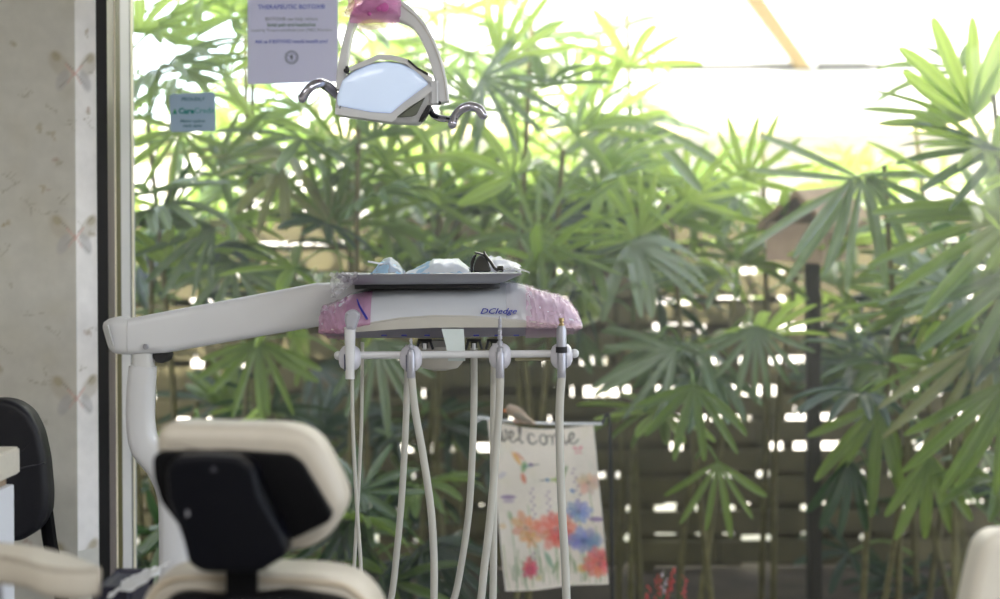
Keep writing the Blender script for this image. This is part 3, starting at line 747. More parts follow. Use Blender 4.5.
# handles
def handle(pts, rad, ys):
    pl = [P(*cz(a, b), YO+y) for (a, b), y in zip(pts, ys)]
    bm = B(); tube(bm, smoothpath(pl, 6), rad, 14)
    q = smoothpath(pl, 6)[-1]; bmesh.ops.create_uvsphere(bm, u_segments=12, v_segments=8, radius=rad[-1]*1.0, matrix=Matrix.Translation(q))
    return fin('handle', bm, M_chrome, lamp)
handle([(200, 440), (165, 408), (128, 378), (112, 368), (80, 378), (52, 405), (33, 436)], [.0055, .0065, .008, .0085, .0085, .0085, .0085], [.03, .015, -.01, -.03, -.045, -.05, -.05])
handle([(180, 402), (150, 376), (118, 364)], [.005, .006, .007], [.03, .01, -.025])
handle([(598, 480), (612, 508), (640, 524), (676, 528), (700, 532), (700, 545), (697, 553)], [.0055, .0065, .0065, .006, .007, .008, .008], [.03, .02, .0, -.015, -.03, -.035, -.035])
handle([(700, 545), (712, 512), (740, 484), (776, 472), (812, 482), (834, 510)], [.008, .0082, .0085, .0085, .0085, .0085], [-.035, -.035, -.038, -.04, -.045, -.045])
# upper knuckle, drop arm and ceiling mount
bm = B(); tube(bm, [P(378, 8, YO+.02), P(378, -40, YO+.02), P(380, -60, YO+.02)], [.03, .026, .024], 18); fin('knuckle', bm, M_lgrey, lamp)
tp = P(380, -60, YO+.02)
bm = B(); tube(bm, smoothpath([tp, tp+Vector((.0, 0, .12)), tp+Vector((.05, -.1, .3)), Vector((tp.x+.3, tp.y-.5, 2.35)), Vector((tp.x+.3, tp.y-.5, H-.04))], 6), .021, 16); fin('drop_arm', bm, M_white, lamp)
bm = B(); lathe(bm, [(.02, -.08), (.09, -.05), (.1, 0)], Vector((tp.x+.3, tp.y-.5, H)), (0, 0, 1), 24); fin('ceiling_mount', bm, M_white, lamp)
# pink film over the crossbar
def sheetfilm(name, quad, y, m, par, amp=.006, seed=0, n=22, sagy=.02):
    bm = B(); rows = []; A, Bq, Cq, D = [Vector(q) for q in quad]
    for j in range(n+1):
        v = j/n; row = []
        for i in range(n+1):
            u = i/n
            q = (A*(1-u)+Bq*u)*(1-v)+(D*(1-u)+Cq*u)*v
            w = noise.noise(Vector((u*5, v*5, seed)))+.5*noise.noise(Vector((u*11, v*11, seed+3)))
            p = P(q.x+w*1.2, q.y+w*.9, y); p.y += -sagy*math.sin(PI*u)*math.sin(PI*max(.1, v))+amp*w; row.append(p)
        rows.append(row)
    loft(bm, rows, close=False, cap=False); return fin(name, bm, m, par, sharp=80)
sheetfilm('barrier_film', [cz(228, -30), cz(478, -30), cz(462, 100), cz(244, 104)], YO-.006, film('pink_lamp_film', (240, 176, 222), .5), lamp, seed=2)
sheetfilm('barrier_film', [cz(262, -14), cz(458, -20), cz(456, 60), cz(252, 66)], YO-.016, film('pink_lamp_film', (240, 176, 222), .5), lamp, seed=5)
sheetfilm('film_flap', [cz(255, 60), cz(455, 88), cz(430, 122), cz(290, 140)], YO-.002, film('clear_peach_film', (244, 214, 206), .6), lamp, seed=7, sagy=.005)
sheetfilm('film_flap', [cz(290, -40), cz(262, 60), cz(226, 74), cz(214, 50)], YO-.012, film('clear_peach_film', (244, 214, 206), .6), lamp, seed=9, sagy=.008)
bm = B(); 
for a, b, r in ((395, 32, .009), (330, 62, .004), (372, 40, .005)): lathe(bm, [(r, 0), (r*.9, .004), (r*.4, .006)], P(*cz(a, b), YO-.03), (0, -1, 0), 14)
fin('pink_knob', bm, mat('magenta_plastic', (190, 90, 160), .4), lamp)

# ================================================================= DENTAL CHAIR (seen from behind)
YC = 1.70
chair = thing('dental_chair', 'cream dental chair seen from behind with black shelled headrest', 'dental chair', (P(245, 560, YC).x, YC+.1, 0))
pad = round2([(151, 424), (294, 427), (320, 442), (347, 498), (342, 518), (326, 541), (300, 553), (200, 553), (178, 533), (158, 482)], 24, 5)
bm = B(); puff(bm, pad, YC, YC+.085, 17, YC, 6); fin('headrest_pad', bm, M_beige, chair, sharp=60)
sh = round2([(155, 456), (162, 450), (230, 449), (292, 453), (304, 462), (334, 512), (331, 520), (296, 537), (282, 540), (200, 542), (184, 528), (163, 500), (156, 476)], 5, 4)
bm = B(); puff(bm, sh, YC-.014, YC+.02, 3, YC, 3); shell = fin('headrest_shell', bm, M_black, chair, sharp=40)
br = round2([(176, 462), (184, 451), (215, 449), (246, 451), (262, 463), (268, 490), (292, 530), (294, 546), (268, 563), (212, 563), (198, 555), (192, 530), (178, 492)], 6, 4)
bm = B(); puff(bm, br, YC-.055, YC-.008, 6, YC, 5); bk = fin('bracket', bm, mat('blue_black_plastic', (5, 6, 15), .4, var=.08, spec=.15), chair, sharp=40)
bm = B(); puff(bm, round2([(250, 466), (262, 470), (276, 500), (290, 530), (286, 545), (262, 556), (256, 520)], 4), YC-.047, YC-.01, 4, YC, 4); fin('bracket_side', bm, M_black, bk, sharp=40)
bm = B(); lathe(bm, [(.005, -.012), (.005, .004), (.003, .006)], P(181.5, 514, YC-.03), (-1, -.4, 0), 12); lathe(bm, [(.0045, -.01), (.0045, .003)], P(187, 513, YC-.052), (-.3, -1, 0), 12); fin('adjusting_knob', bm, M_steel, bk)
bm = B(); lathe(bm, [(.005, -.004), (.005, .002)], P(262, 552, YC-.05), (0, -1, 0), 12); fin('screw', bm, M_steel, bk)
# small raised triangular mark
bm = B()
c = P(213.5, 469, YC-.056)
loft(bm, [[c+Vector((x, y_, z)) for x, z in ((-.004, -.003), (.004, -.003), (0, .004))] for y_ in (0, .002)]); fin('raised_mark', bm, mat('grey_mark', (70, 70, 80), .5), bk)
bm = B(); loft(bm, [[P(x, y, d) for x, d in ((226, YC-.03), (258, YC-.03), (258, YC-.012), (226, YC-.012))] for y in (545, 575, 610, 660)]); fin('neck', bm, M_black, chair, sharp=30)
back = round2([(134, 650), (137, 610), (150, 584), (182, 573), (250, 574), (330, 578), (358, 587), (379, 612), (394, 660), (402, 760), (396, 860), (140, 860), (132, 760)], 22, 4)
bm = B(); puff(bm, back, YC-.005, YC+.11, 16, YC, 6); fin('backrest_pad', bm, M_beige, chair, sharp=60)
bpath = [(143, 650), (146, 610), (157, 590), (168, 582), (186, 578), (250, 579.5), (330, 583), (352, 591), (372, 612), (386, 660)]
bm = B(); tube(bm, smoothpath([P(*q, YC-.003) for q in bpath], 4), .0024, 6); fin('piping', bm, mat('cream_piping', (196, 180, 156), .5), chair)
bs = round2([(156, 640), (162, 606), (174, 592), (190, 588), (224, 592), (258, 590), (290, 586), (330, 592), (348, 596), (362, 612), (374, 650), (378, 840), (156, 840)], 9, 4)
bm = B(); puff(bm, bs, YC-.035, YC+.02, 8, YC, 4); fin('backrest_shell', bm, M_black, chair, sharp=40)
xc = P(260, 600, YC).x
bm = B(); box(bm, (xc-.24, YC+.04, .44), (xc+.24, YC+.62, .54), .03, 0, 4); fin('seat', bm, M_beige, chair)
bm = B(); tube(bm, [(xc, YC+.35, .03), (xc, YC+.35, .45)], [.13, .1], 24); fin('pedestal', bm, M_white, chair)
bm = B(); box(bm, (xc-.2, YC+.08, 0), (xc+.2, YC+.62, .05), .02, 0, 3); fin('base', bm, M_white, chair)
# navy side pad and clear film seen beside the chair back
bm = B(); box(bm, P(96, 591, 2.0), P(150, 640, 2.12), .006, 0, 3); fin('side_pad', bm, M_navy, chair)
bm = crumple(P(110, 594, 1.95).x, P(152, 594, 1.95).x, 1.92, 2.06, lambda u, v: P(120, 600, 1.95).z+.02*u+.008, 30, 18, .012, 34, 31)
fin('barrier_film', bm, M_pouch, chair, sharp=70)

# ================================================================= ASSISTANT STOOL (padded arm at lower left)
YA = 1.60
st1 = thing('assistant_stool', 'cream padded support arm of a stool in front of the side cabinet', 'stool', (P(-60, 560, YA).x, YA, 0))
# arm: curved block, far edge / near edge paths
bm = B()
far = [(-90, 541), (-30, 540), (0, 541), (35, 545), (70, 553), (92, 562), (99, 566)]
nea = [(-110, 556), (-40, 554), (0, 556.5), (25, 560), (45, 566.5), (75, 570), (100.5, 569)]
bot = [(-110, 588), (-40, 584), (0, 586), (25, 590), (46, 599), (76, 602), (98, 598)]
rings = []
Yf = [1.72, 1.72, 1.72, 1.71, 1.69, 1.66, 1.64]; Yn = [1.60, 1.60, 1.60, 1.59, 1.585, 1.59, 1.60]
FA = smoothpath([P(a, b, y) for (a, b), y in zip(far, Yf)], 4); NE = smoothpath([P(a, b, y) for (a, b), y in zip(nea, Yn)], 4); BO = smoothpath([P(a, b, y) for (a, b), y in zip(bot, Yn)], 4)
for a, n_, b in zip(FA, NE, BO):
    fb = Vector((a.x, a.y, b.z))
    q = [a, n_, b, fb]; ring = []
    for i in range(4):
        p0, p, p1 = q[i-1], q[i], q[(i+1) % 4]; r = .012
        A = p+(p0-p).normalized()*r; D = p+(p1-p).normalized()*r
        for k in range(5):
            t_ = k/4; ring.append(A*(1-t_)**2+p*2*t_*(1-t_)+D*t_*t_)
    rings.append(ring)
c = sum(rings[-1], Vector())/len(rings[-1]); nx = (rings[-1][0]-rings[-2][0]).normalized()*.004
rings.append([c+(p-c)*.93+nx for p in rings[-1]]); rings.append([c+(p-c)*.8+nx*1.4 for p in rings[-2]])
loft(bm, rings); armp = fin('support_arm', bm, M_beige, st1, sharp=60)
bm = B(); tube(bm, [p+Vector((0, -.001, .0005)) for p in NE], .0014, 6); fin('seam', bm, mat('seam_thread', (176, 166, 150), .6), armp)
sx_ = P(-60, 560, YA).x
bm = B(); tube(bm, smoothpath([(sx_+.04, 1.64, .86), (sx_+.04, 1.66, .7), (sx_-.02, 1.66, .5), (sx_-.02, 1.62, .42)], 5), .012, 10); fin('arm_bracket', bm, M_steel, st1)
bm = B(); lathe(bm, [(.02, -.03), (.17, -.03), (.19, 0), (.18, .04), (.02, .055)], (sx_-.02, 1.6, .44), (0, 0, 1), 28); fin('seat', bm, M_beige, st1)
bm = B(); tube(bm, [(sx_-.02, 1.6, .05), (sx_-.02, 1.6, .42)], .025, 14); fin('column', bm, M_steel, st1)
for k in range(5):
    a = 2*PI*k/5; bm = B(); e = Vector((sx_-.02+.24*math.cos(a), 1.6+.24*math.sin(a), .055)); tube(bm, [(sx_-.02, 1.6, .09), e], [.02, .013], 8); lg = fin('leg', bm, M_steel, st1)
    bm = B(); lathe(bm, [(.024, -.012), (.026, 0), (.024, .012)], e-Vector((0, 0, .028)), (-math.sin(a), math.cos(a), 0), 14); fin('caster', bm, M_dark, lg)

# operator stool at the right edge: rounded cream back
YS = 1.75
st2 = thing('operator_stool', 'cream rounded stool back at the lower right edge of the window view', 'stool', (P(1040, 560, YS).x, YS, 0))
ob = round2([(966, 650), (969, 610), (976, 576), (984, 545), (997, 534), (1015, 533), (1090, 533), (1112, 536), (1122, 600), (1122, 700), (1110, 720), (972, 720), (960, 700)], 12, 4)
bm = B(); puff(bm, ob, YS, YS+.06, 12, YS, 6); fin('backrest', bm, mat('pale_cream_vinyl', (218, 212, 200), .4, var=.02), st2, sharp=60)
ox = P(1040, 560, YS).x
bm = B(); tube(bm, smoothpath([(ox, YS+.03, .66), (ox, YS+.0, .5), (ox, YS+.12, .41), (ox, YS+.24, .41)], 5), .014, 10); fin('back_bracket', bm, M_steel, st2)
bm = B(); lathe(bm, [(.02, -.03), (.18, -.03), (.2, 0), (.19, .04), (.02, .055)], (ox, YS+.27, .44), (0, 0, 1), 28); fin('seat', bm, M_beige, st2)
bm = B(); tube(bm, [(ox, YS+.27, .05), (ox, YS+.27, .42)], .025, 14); fin('column', bm, M_steel, st2)
for k in range(5):
    a = 2*PI*k/5; bm = B(); e = Vector((ox+.26*math.cos(a), YS+.27+.26*math.sin(a), .055)); tube(bm, [(ox, YS+.27, .09), e], [.02, .013], 8); lg = fin('leg', bm, M_steel, st2)
    bm = B(); lathe(bm, [(.024, -.012), (.026, 0), (.024, .012)], e-Vector((0, 0, .028)), (-math.sin(a), math.cos(a), 0), 14); fin('caster', bm, M_dark, lg)

# ================================================================= BLACK CHAIR + CABINET AT LEFT
YK = 2.75
kc = thing('leather_chair', 'black leather chair against the wallpapered wall behind the cabinet', 'chair', (P(-10, 500, YK).x, YK, 0))
ko = round2([(-70, 420), (-40, 402), (0, 399), (14, 402), (28, 412), (38, 432), (44, 460), (47, 495), (46, 515), (38, 530), (20, 542), (-70, 545)], 7, 4)
bm = B(); puff(bm, ko, YK, YK+.06, 7, YK, 5); kb = fin('backrest', bm, M_bleather, kc, sharp=60)
bm = B(); tube(bm, smoothpath([P(-60, 475, YK-.001), P(10, 470, YK-.001), P(26, 467, YK-.001), P(45, 463, YK+.004)], 5), .0022, 6); fin('seam', bm, mat('black_seam', (44, 44, 52), .5), kb)
bm = B(); tube(bm, smoothpath([P(44, 500, YK+.04), P(47, 520, YK+.05), P(51, 548, YK+.06), P(62, 600, YK+.07), P(66, 690, YK+.08), Vector((P(66, 690, YK+.08).x, YK+.08, 0.0))], 5), .0125, 8, sx=1, sy=1.2); fin('leg', bm, M_black, kc)
bm = B(); tube(bm, smoothpath([P(-95, 520, YK+.04), P(-98, 600, YK+.07), Vector((P(-98, 690, YK+.08).x, YK+.08, 0.0))], 5), .0125, 8); fin('leg', bm, M_black, kc)
kx = P(-10, 500, YK).x
bm = B(); box(bm, (kx-.21, YK-.35, .40), (kx+.12, YK+.02, .48), .025, 0, 3); fin('seat', bm, M_bleather, kc)
for s in (-.18, .09):
    bm = B(); tube(bm, [(kx+s, YK-.31, 0), (kx+s, YK-.31, .41)], .012, 8); fin('leg', bm, M_black, kc)
YW = 2.05
cab = thing('side_cabinet', 'white cabinet at the left edge below the beige worktop', 'cabinet', (P(-80, 560, YW).x, YW, 0))
YW2 = YW+.3
x0 = P(-260, 500, YW).x; x1 = P(14.5, 500, YW2).x
z1 = P(0, 484, YW2).z
bm = B(); box(bm, (x0, YW, .0), (x1, YW+.30, z1), .003, 0, 2); fin('body', bm, mat('white_laminate', (226, 228, 238), .35, var=.01), cab)
bm = B(); box(bm, (x0, YW+.015, z1), (x1-.01, YW+.29, P(0, 473, YW2).z), .001, 0, 1); fin('wood_rail', bm, mat('worn_wood', (156, 134, 112), .6, var=.35, scale=120), cab)
bm = B(); zw0, zw1 = P(0, 474, YW2).z, P(0, 447.5, YW2).z
rr = [Vector((a, b, 0)) for a, b in rrect((x0+P(18.5, 460, YW2).x)/2, YW+.15, (P(18.5, 460, YW2).x-x0)/2, .165, .012)]
loft(bm, [[v+Vector((0, 0, z)) for v in rr] for z in (zw0, zw1)])
bmesh.ops.bevel(bm, geom=[e for e in bm.edges if abs(e.verts[0].co.z-e.verts[1].co.z) < 1e-6], offset=.003, segments=2, affect='EDGES')
wt = fin('worktop', bm, mat('speckled_beige_laminate', (206, 200, 188), .4, var=.05, scale=200), None, sharp=50, origin=((x0+x1)/2, YW+.15, zw0))
tag(wt, 'beige laminate worktop with rounded corner on top of the white cabinet', 'worktop')
SKY, SUNE, SUND, FST, EXPO = .9, 14.0, (.40, 1.0, -1.02), 2.1, 0.12
# ================================================================= OUTDOORS
M_soil = mat('dark_soil', (70, 60, 48), .95, var=.4, scale=6)
struct('ground', box(B(), (-9, YG+.12, -.2), (12, 16, -.06)), M_soil)
# house beyond: white lapped siding, lower wall set back, beige trim board, slanting brace
YHs = 9.0
M_side = mat('white_siding', (206, 205, 202), .7, var=.01)
zb = P(800, 121, YHs).z; zl = P(800, 67, YHs).z
bm = B()
box(bm, (-1.2, YHs, zb), (10, YHs+.3, zl-.02)); box(bm, (-1.2, YHs-.02, zl+.02), (10, YHs+.3, 7.5)); box(bm, (-1.2, YHs+.03, zl-.03), (10, YHs+.25, zl+.03), 0, 1)
hw = struct('wall_house', bm, [M_side, mat('lap_gap', (40, 38, 20), .8)])
bm = B(); box(bm, (-1.2, YHs-.05, zb-.085), (10, YHs+.1, zb), .004); struct('trim_1', bm, mat('beige_trim', (206, 190, 150), .7, var=.05))
bm = B(); box(bm, (-7, YHs+.6, -.1), (10, YHs+.8, zb+.1)); struct('wall_house_lower', bm, mat('lower_house_wall', (226, 220, 214), .8, var=.06))
bm = B()
a0, a1, b0, b1 = P(737, -12, YHs-.42), P(757, -12, YHs-.42), P(797, 67, YHs-.06), P(812, 67, YHs-.06)
loft(bm, [[a0, a1, a1+Vector((0, .06, 0)), a0+Vector((0, .06, 0))], [b0, b1, b1+Vector((0, .05, 0)), b0+Vector((0, .05, 0))]])
brc_ = thing('house_brace', 'slanting beige brace board above the palms, with a white panel added to cast shade', 'awning', b0); br_ = fin('brace_board', bm, mat('beige_board', (140, 122, 84), .6, var=.05), brc_)
bm = B(); box(bm, P(812, 67, YHs-.05), P(814.5, 14, YHs-.0), .002); pp_ = fin('drain_pipe', bm, mat('pale_grey_pipe', (190, 190, 190), .6)); tag(pp_, 'thin pale vertical pipe beside the slanting board on the white wall', 'pipe')

bm = B(); sd_ = Vector(SUND)*.5
sp_l = [P(q, w_, YHs)-sd_ for q, w_ in ((813, -30), (832, -30), (868, 67), (905, 123), (851, 123), (813, 67))]
loft(bm, [sp_l, [q+Vector((0, .02, 0)) for q in sp_l]]); shp_ = fin('shadow_panel', bm, M_side, brc_, smooth=False)  # added panel, shaped to throw a slanted shadow on the siding
struct('path', box(B(), (-8, 5.85, -.06), (11, 9.5, -.03)), mat('pale_concrete', (214, 208, 198), .8, var=.08, scale=3))
# slatted timber fence
YF = 5.6
M_slat = mat('weathered_brown_board', (84, 77, 50), .8, var=.3, scale=5)
fence = thing('slatted_fence', 'dark timber fence of horizontal boards with narrow gaps behind the palms', 'fence', (0, YF, -.06))
bm = B(); z = -.02; k = 0
rf = random.Random(4)
ztop = P(700, 236, YF).z
while z < ztop:
    h = rf.choice([.085, .09, .1, .075]); gp = rf.choice([.018, .022, .026, .016])*(1.35 if z < .55 else 1.5)
    x = -3.4
    while x < 4.6:
        w = rf.uniform(1.2, 2.2); box(bm, (x, YF, z+rf.uniform(-.004, .004)), (min(x+w, 4.6), YF+.02, z+h), .002, 0, 1); x += w+.006
    z += h+gp
fin('slat_panel', bm, M_slat, fence)
bm = B(); z = -.05; 
while z < ztop-.12:
    x = -3.4; h = rf.uniform(.09, .13)
    while x < 4.6:
        dens = .75 if x < .2 else (.15 if z < .6 else .1)
        w = rf.choice([.05, .09, .16, .3, .4])*(1.5 if x < 0 else .9)
        box(bm, (x, YF+.085, z), (min(x+w, 4.6), YF+.1, z+h+.002), .001, 0, 1); x += w+(rf.choice([.015, .03, .05, .12, .2]) if rf.random() > dens*.6 else .008)
    z += h
fin('gap_blockers', bm, M_slat, fence)  # added boards that break the light through the slat gaps into specks
for xx in (-3.3, -2.35, -1.4, -.5, .55, 1.5, 2.45, 3.4, 4.5):
    bm = B(); box(bm, (xx, YF+.02, -.06), (xx+.07, YF+.08, ztop+.03), .004); fin('post', bm, M_slat, fence)
# birdhouse on a post
YBd = 4.6
bh = thing('birdhouse', 'weathered wooden birdhouse with pitched roof on a post among the palms', 'birdhouse', (P(810, 260, YBd).x, YBd, -.06))
M_bw = mat('grey_pink_weathered_wood', (190, 162, 146), .8, var=.14, scale=14)
M_br = mat('brown_shingle', (138, 116, 92), .8, var=.2, scale=18)
bm = B()
g0 = [P(766, 222, YBd), P(823, 224, YBd-.03), P(823, 264, YBd-.03), P(766, 260, YBd)]
g1 = [P(800, 220, YBd+.2), P(852, 222, YBd+.17), P(852, 258, YBd+.17), P(800, 256, YBd+.2)]
loft(bm, [g0, g1]); fin('box', bm, M_bw, bh, smooth=False)
bm = B()
L0, A0_, R0 = P(757, 224, YBd-.05), P(795, 190, YBd-.05), P(829, 226, YBd-.07)
L1, A1_, R1 = P(792, 218, YBd+.26), P(842, 186, YBd+.26), P(876, 220, YBd+.22)
th = Vector((0, 0, -.022))
loft(bm, [[L0, A0_, A0_+th, L0+th], [L1, A1_, A1_+th, L1+th]]); loft(bm, [[A0_, R0, R0+th, A0_+th], [A1_, R1, R1+th, A1_+th]])
fin('roof', bm, M_br, bh, smooth=False)
bm = B(); gb_ = [P(770, 222, YBd-.01), P(795, 197, YBd-.01), P(822, 224, YBd-.03)]; loft(bm, [gb_, [q+Vector((0, .03, 0)) for q in gb_]]); fin('gable', bm, mat('dark_gable', (112, 94, 78), .8), bh, smooth=False)
px_ = P(812, 262, YBd+.08); bm = B(); box(bm, (px_.x-.022, YBd+.05, -.06), (px_.x+.022, YBd+.10, px_.z), .004); fin('post', bm, mat('dark_post', (46, 42, 34), .8), bh)

# ---------------------------------------------------------------- garden flag
YFl = 3.9
TL, TR_, BR, BL = (487.5, 420), (593.5, 424), (608.5, 583), (505.5, 592.5)
def painted_banner():
    nx, ny = 130, 200
    u = np.linspace(0, 1, nx+1); v = np.linspace(0, 1, ny+1); U, V = np.meshgrid(u, v)
    asp = 1.5; base = np.array(lin((252, 240, 232))); col = np.ones(U.shape+(3,))*base
    rs = np.random.RandomState(5)
    def blend(mk, rgb, a):
        mk = np.clip(mk, 0, 1)[..., None]*a*.85; col[:] = col*(1-mk)+np.array(lin(rgb))*mk
    def ell(cu, cv, a, b, ang, rgb, al=.8, soft=.4):
        c_, s_ = math.cos(ang), math.sin(ang); X = U-cu; Y = -(V-cv)*asp
        x = (X*c_+Y*s_)/a; y = (-X*s_+Y*c_)/b; blend((1-np.sqrt(x*x+y*y))/soft, rgb, al)
    def stroke(pts, w, rgb, al=.8):
        d = np.full(U.shape, 9.); pts = [(a, b*asp) for a, b in pts]; VV = V*asp
        for (a, b), (c, e) in zip(pts[:-1], pts[1:]):
            vx, vy = c-a, e-b; L = vx*vx+vy*vy+1e-9; t_ = np.clip(((U-a)*vx+(VV-b)*vy)/L, 0, 1)
            d = np.minimum(d, np.hypot(U-a-t_*vx, VV-b-t_*vy))
        blend(1.5-d/w, rgb, al)
    for _ in range(60): ell(rs.rand(), rs.rand(), rs.uniform(.03, .12), rs.uniform(.02, .08), rs.uniform(0, 3), [(244, 236, 210), (234, 238, 224), (246, 230, 226), (228, 224, 210)][rs.randint(4)], .35, 1)
    def flower(cu, cv, r, rgb, n=9, al=.75, seed=0, flat=1.):
        for k in range(n):
            a = 2*PI*k/n+seed; rr = r*rs.uniform(.75, 1.1)
            ell(cu+math.cos(a)*rr*.55, cv-math.sin(a)*rr*.55*flat/asp, rr*.5, rr*.3, math.atan2(math.sin(a)*flat, math.cos(a)), tuple(max(0, min(255, c+rs.randint(-18, 18))) for c in rgb), al)
        ell(cu, cv, r*.2, r*.17, 0, tuple(int(c*.8) for c in rgb), .8)
    # stems and leaves along the bottom
    for k in range(46):
        x = rs.uniform(.02, .98); y0 = rs.uniform(.9, 1.0); h = rs.uniform(.06, .2); bx = rs.uniform(-.04, .04)
        stroke([(x, y0), (x+bx*.4, y0-h*.5), (x+bx, y0-h)], rs.uniform(.004, .010), [(128, 160, 96), (150, 172, 110), (104, 144, 92), (170, 182, 120)][rs.randint(4)], .55)
    for x, y0, y1 in ((.12, .56, .98), (.27, .66, .98), (.52, .74, .98), (.78, .6, .98), (.93, .64, .98), (.9, .42, .62), (.6, .45, .66), (.3, .5, .64)): stroke([(x, y0), (x+.01, (y0+y1)/2), (x, y1)], .006, (140, 168, 104), .6)
    ell(.45, .83, .03, .1, .35, (60, 150, 110), .7); ell(.5, .88, .025, .08, -.5, (110, 150, 84), .7); ell(.63, .86, .025, .11, -.35, (112, 150, 80), .7); ell(.69, .88, .02, .1, .2, (130, 160, 92), .7); ell(.12, .56, .03, .05, .2, (120, 160, 90), .6)
    # script word
    def letters():
        W = {}
        W['w'] = [(0, .35), (.08, 0), (.16, .15), (.2, .8), (.32, 1), (.45, .75), (.5, .2), (.52, .8), (.65, 1), (.8, .7), (.85, .2), (.78, .0), (.95, .1)]
        W['e'] = [(-.1, .75), (.2, .7), (.45, .45), (.5, .15), (.35, 0), (.18, .25), (.15, .7), (.35, 1), (.6, .9), (.8, .65)]
        W['l'] = [(-.1, .8), (.25, .2), (.4, -.5), (.32, -.85), (.18, -.6), (.15, .4), (.25, .95), (.5, .9)]
        W['c'] = [(.6, .2), (.4, 0), (.15, .25), (.12, .75), (.35, 1), (.6, .9), (.8, .7)]
        W['o'] = [(.4, 0), (.15, .25), (.12, .75), (.35, 1), (.6, .75), (.6, .25), (.4, 0), (.62, .2), (.9, .15)]
        W['m'] = [(0, .1), (.1, .3), (.1, 1), (.14, .4), (.3, 0), (.4, .2), (.4, 1), (.45, .4), (.6, 0), (.72, .2), (.72, .8), (.85, 1), (1, .8)]
        x = .055; out_ = []
        for ch, w in (('w', .13), ('e', .11), ('l', .085), ('c', .12), ('o', .12), ('m', .17), ('e', .13)):
            out_.append([(x+a*w, .078+(b-.5)*.072) for a, b in W[ch]]); x += w*.93
        return out_
    for pts in letters():
        sp = [(p.x, p.y) for p in smoothpath([Vector((a, b, 0)) for a, b in pts], 5)]
        stroke(sp, .0082, (92, 84, 80), .95)
        stroke([(a+.004, b) for a, b in sp[len(sp)//3:2*len(sp)//3]], .0095, (92, 84, 80), .8)
    # butterfly
    for s in (-1, 1): ell(.83+s*.025, .145, .03, .022, s*.7, (238, 140, 160), .8); ell(.83+s*.018, .175, .022, .014, -s*.6, (240, 160, 170), .8)
    # hummingbirds
    ell(.24, .215, .085, .028, -1.0, (240, 176, 50), .85); ell(.27, .2, .07, .018, -.75, (224, 120, 40), .7); ell(.3, .265, .03, .065, -.35, (110, 166, 70), .85); ell(.37, .25, .03, .022, 0, (120, 70, 150), .9)
    stroke([(.39, .25), (.45, .245)], .005, (90, 80, 90)); ell(.285, .335, .03, .06, .2, (232, 110, 50), .85); ell(.33, .26, .05, .02, .2, (80, 150, 150), .6)
    ell(.64, .33, .045, .08, -.5, (120, 170, 60), .85); ell(.68, .29, .03, .07, -.6, (90, 140, 60), .7); ell(.58, .345, .06, .022, .0, (170, 190, 80), .8); ell(.51, .345, .028, .02, 0, (50, 130, 180), .9); stroke([(.49, .345), (.44, .35)], .005, (70, 80, 90)); ell(.74, .42, .03, .022, -.6, (40, 110, 190), .85)
    # flowers
    flower(.9, .37, .14, (226, 178, 150), 9, .6, flat=.8); ell(.12, .45, .09, .024, 0, (140, 96, 170), .85); ell(.12, .475, .07, .02, 0, (170, 140, 190), .6)
    for x, y0, y1 in ((.35, .4, .6), (.5, .42, .6), (.76, .28, .5), (.3, .78, .92)):
        for k in range(9):
            t_ = k/8; ell(x+.012*(-1)**k+(.05*t_ if x > .7 else 0), y0+(y1-y0)*t_, .018, .012, .4, (150, 112, 160), .7)
    flower(.26, .63, .16, (236, 150, 90), 8, .75, .3); flower(.3, .7, .1, (240, 180, 90), 6, .6)
    flower(.55, .65, .2, (236, 120, 100), 11, .8, .1); flower(.57, .7, .12, (226, 90, 90), 8, .6)
    flower(.78, .55, .15, (110, 140, 210), 9, .7, .2, .8); ell(.94, .595, .09, .028, 0, (130, 90, 170), .85)
    flower(.8, .73, .2, (130, 150, 214), 11, .7, 0, .5)
    flower(.26, .87, .11, (226, 84, 116), 8, .85); ell(.26, .88, .05, .06, 0, (214, 70, 110), .7); ell(.76, .9, .06, .05, 0, (232, 196, 80), .75); ell(.33, .93, .04, .03, 0, (220, 200, 110), .6)
    flower(.92, .87, .17, (240, 128, 120), 11, .85); flower(.95, .84, .1, (232, 100, 110), 7, .6); ell(.04, .62, .04, .03, 0, (230, 190, 120), .6); ell(.08, .32, .06, .03, .5, (200, 190, 220), .5)
    bm = B(); cl = bm.verts.layers.float_color.new('print'); rows = []
    for j in range(ny+1):
        row = []
        for i in range(nx+1):
            a, b = u[i], v[j]
            q = (Vector(TL)*(1-a)+Vector(TR_)*a)*(1-b)+(Vector(BL)*(1-a)+Vector(BR)*a)*b
            sag = 7*math.sin(PI*a)*(1-b)**6
            p = P(q.x, q.y+sag, YFl); p.y += .008*math.sin(a*9+b*2)*(.3+b)+.004*math.sin(b*14+a*3)
            w = bm.verts.new(p); w[cl] = (*col[j, i], 1); row.append(w)
        rows.append(row)
    for r0, r1 in zip(rows[:-1], rows[1:]):
        for i in range(nx): bm.faces.new((r0[i], r0[i+1], r1[i+1], r1[i]))
    return bm
flag = thing('garden_flag', 'hanging white garden flag printed with welcome, flowers and hummingbirds', 'flag', (P(540, 430, YFl).x, YFl, -.06))
fb = fin('banner', painted_banner(), vcolmat('printed_cloth', .85, trans=.3, noise_amt=.05, nscale=150), flag, sharp=180)
M_iron = mat('black_iron', (20, 20, 20), .5)
bm = B(); tube(bm, smoothpath([P(478, 417.5, YFl), P(500, 420, YFl), P(545, 423.5, YFl+.012), P(602, 424, YFl)], 5), .0035, 8); fin('crossbar', bm, mat('white_cord', (225, 225, 228), .6), flag)
pt = P(602, 424, YFl+.02)
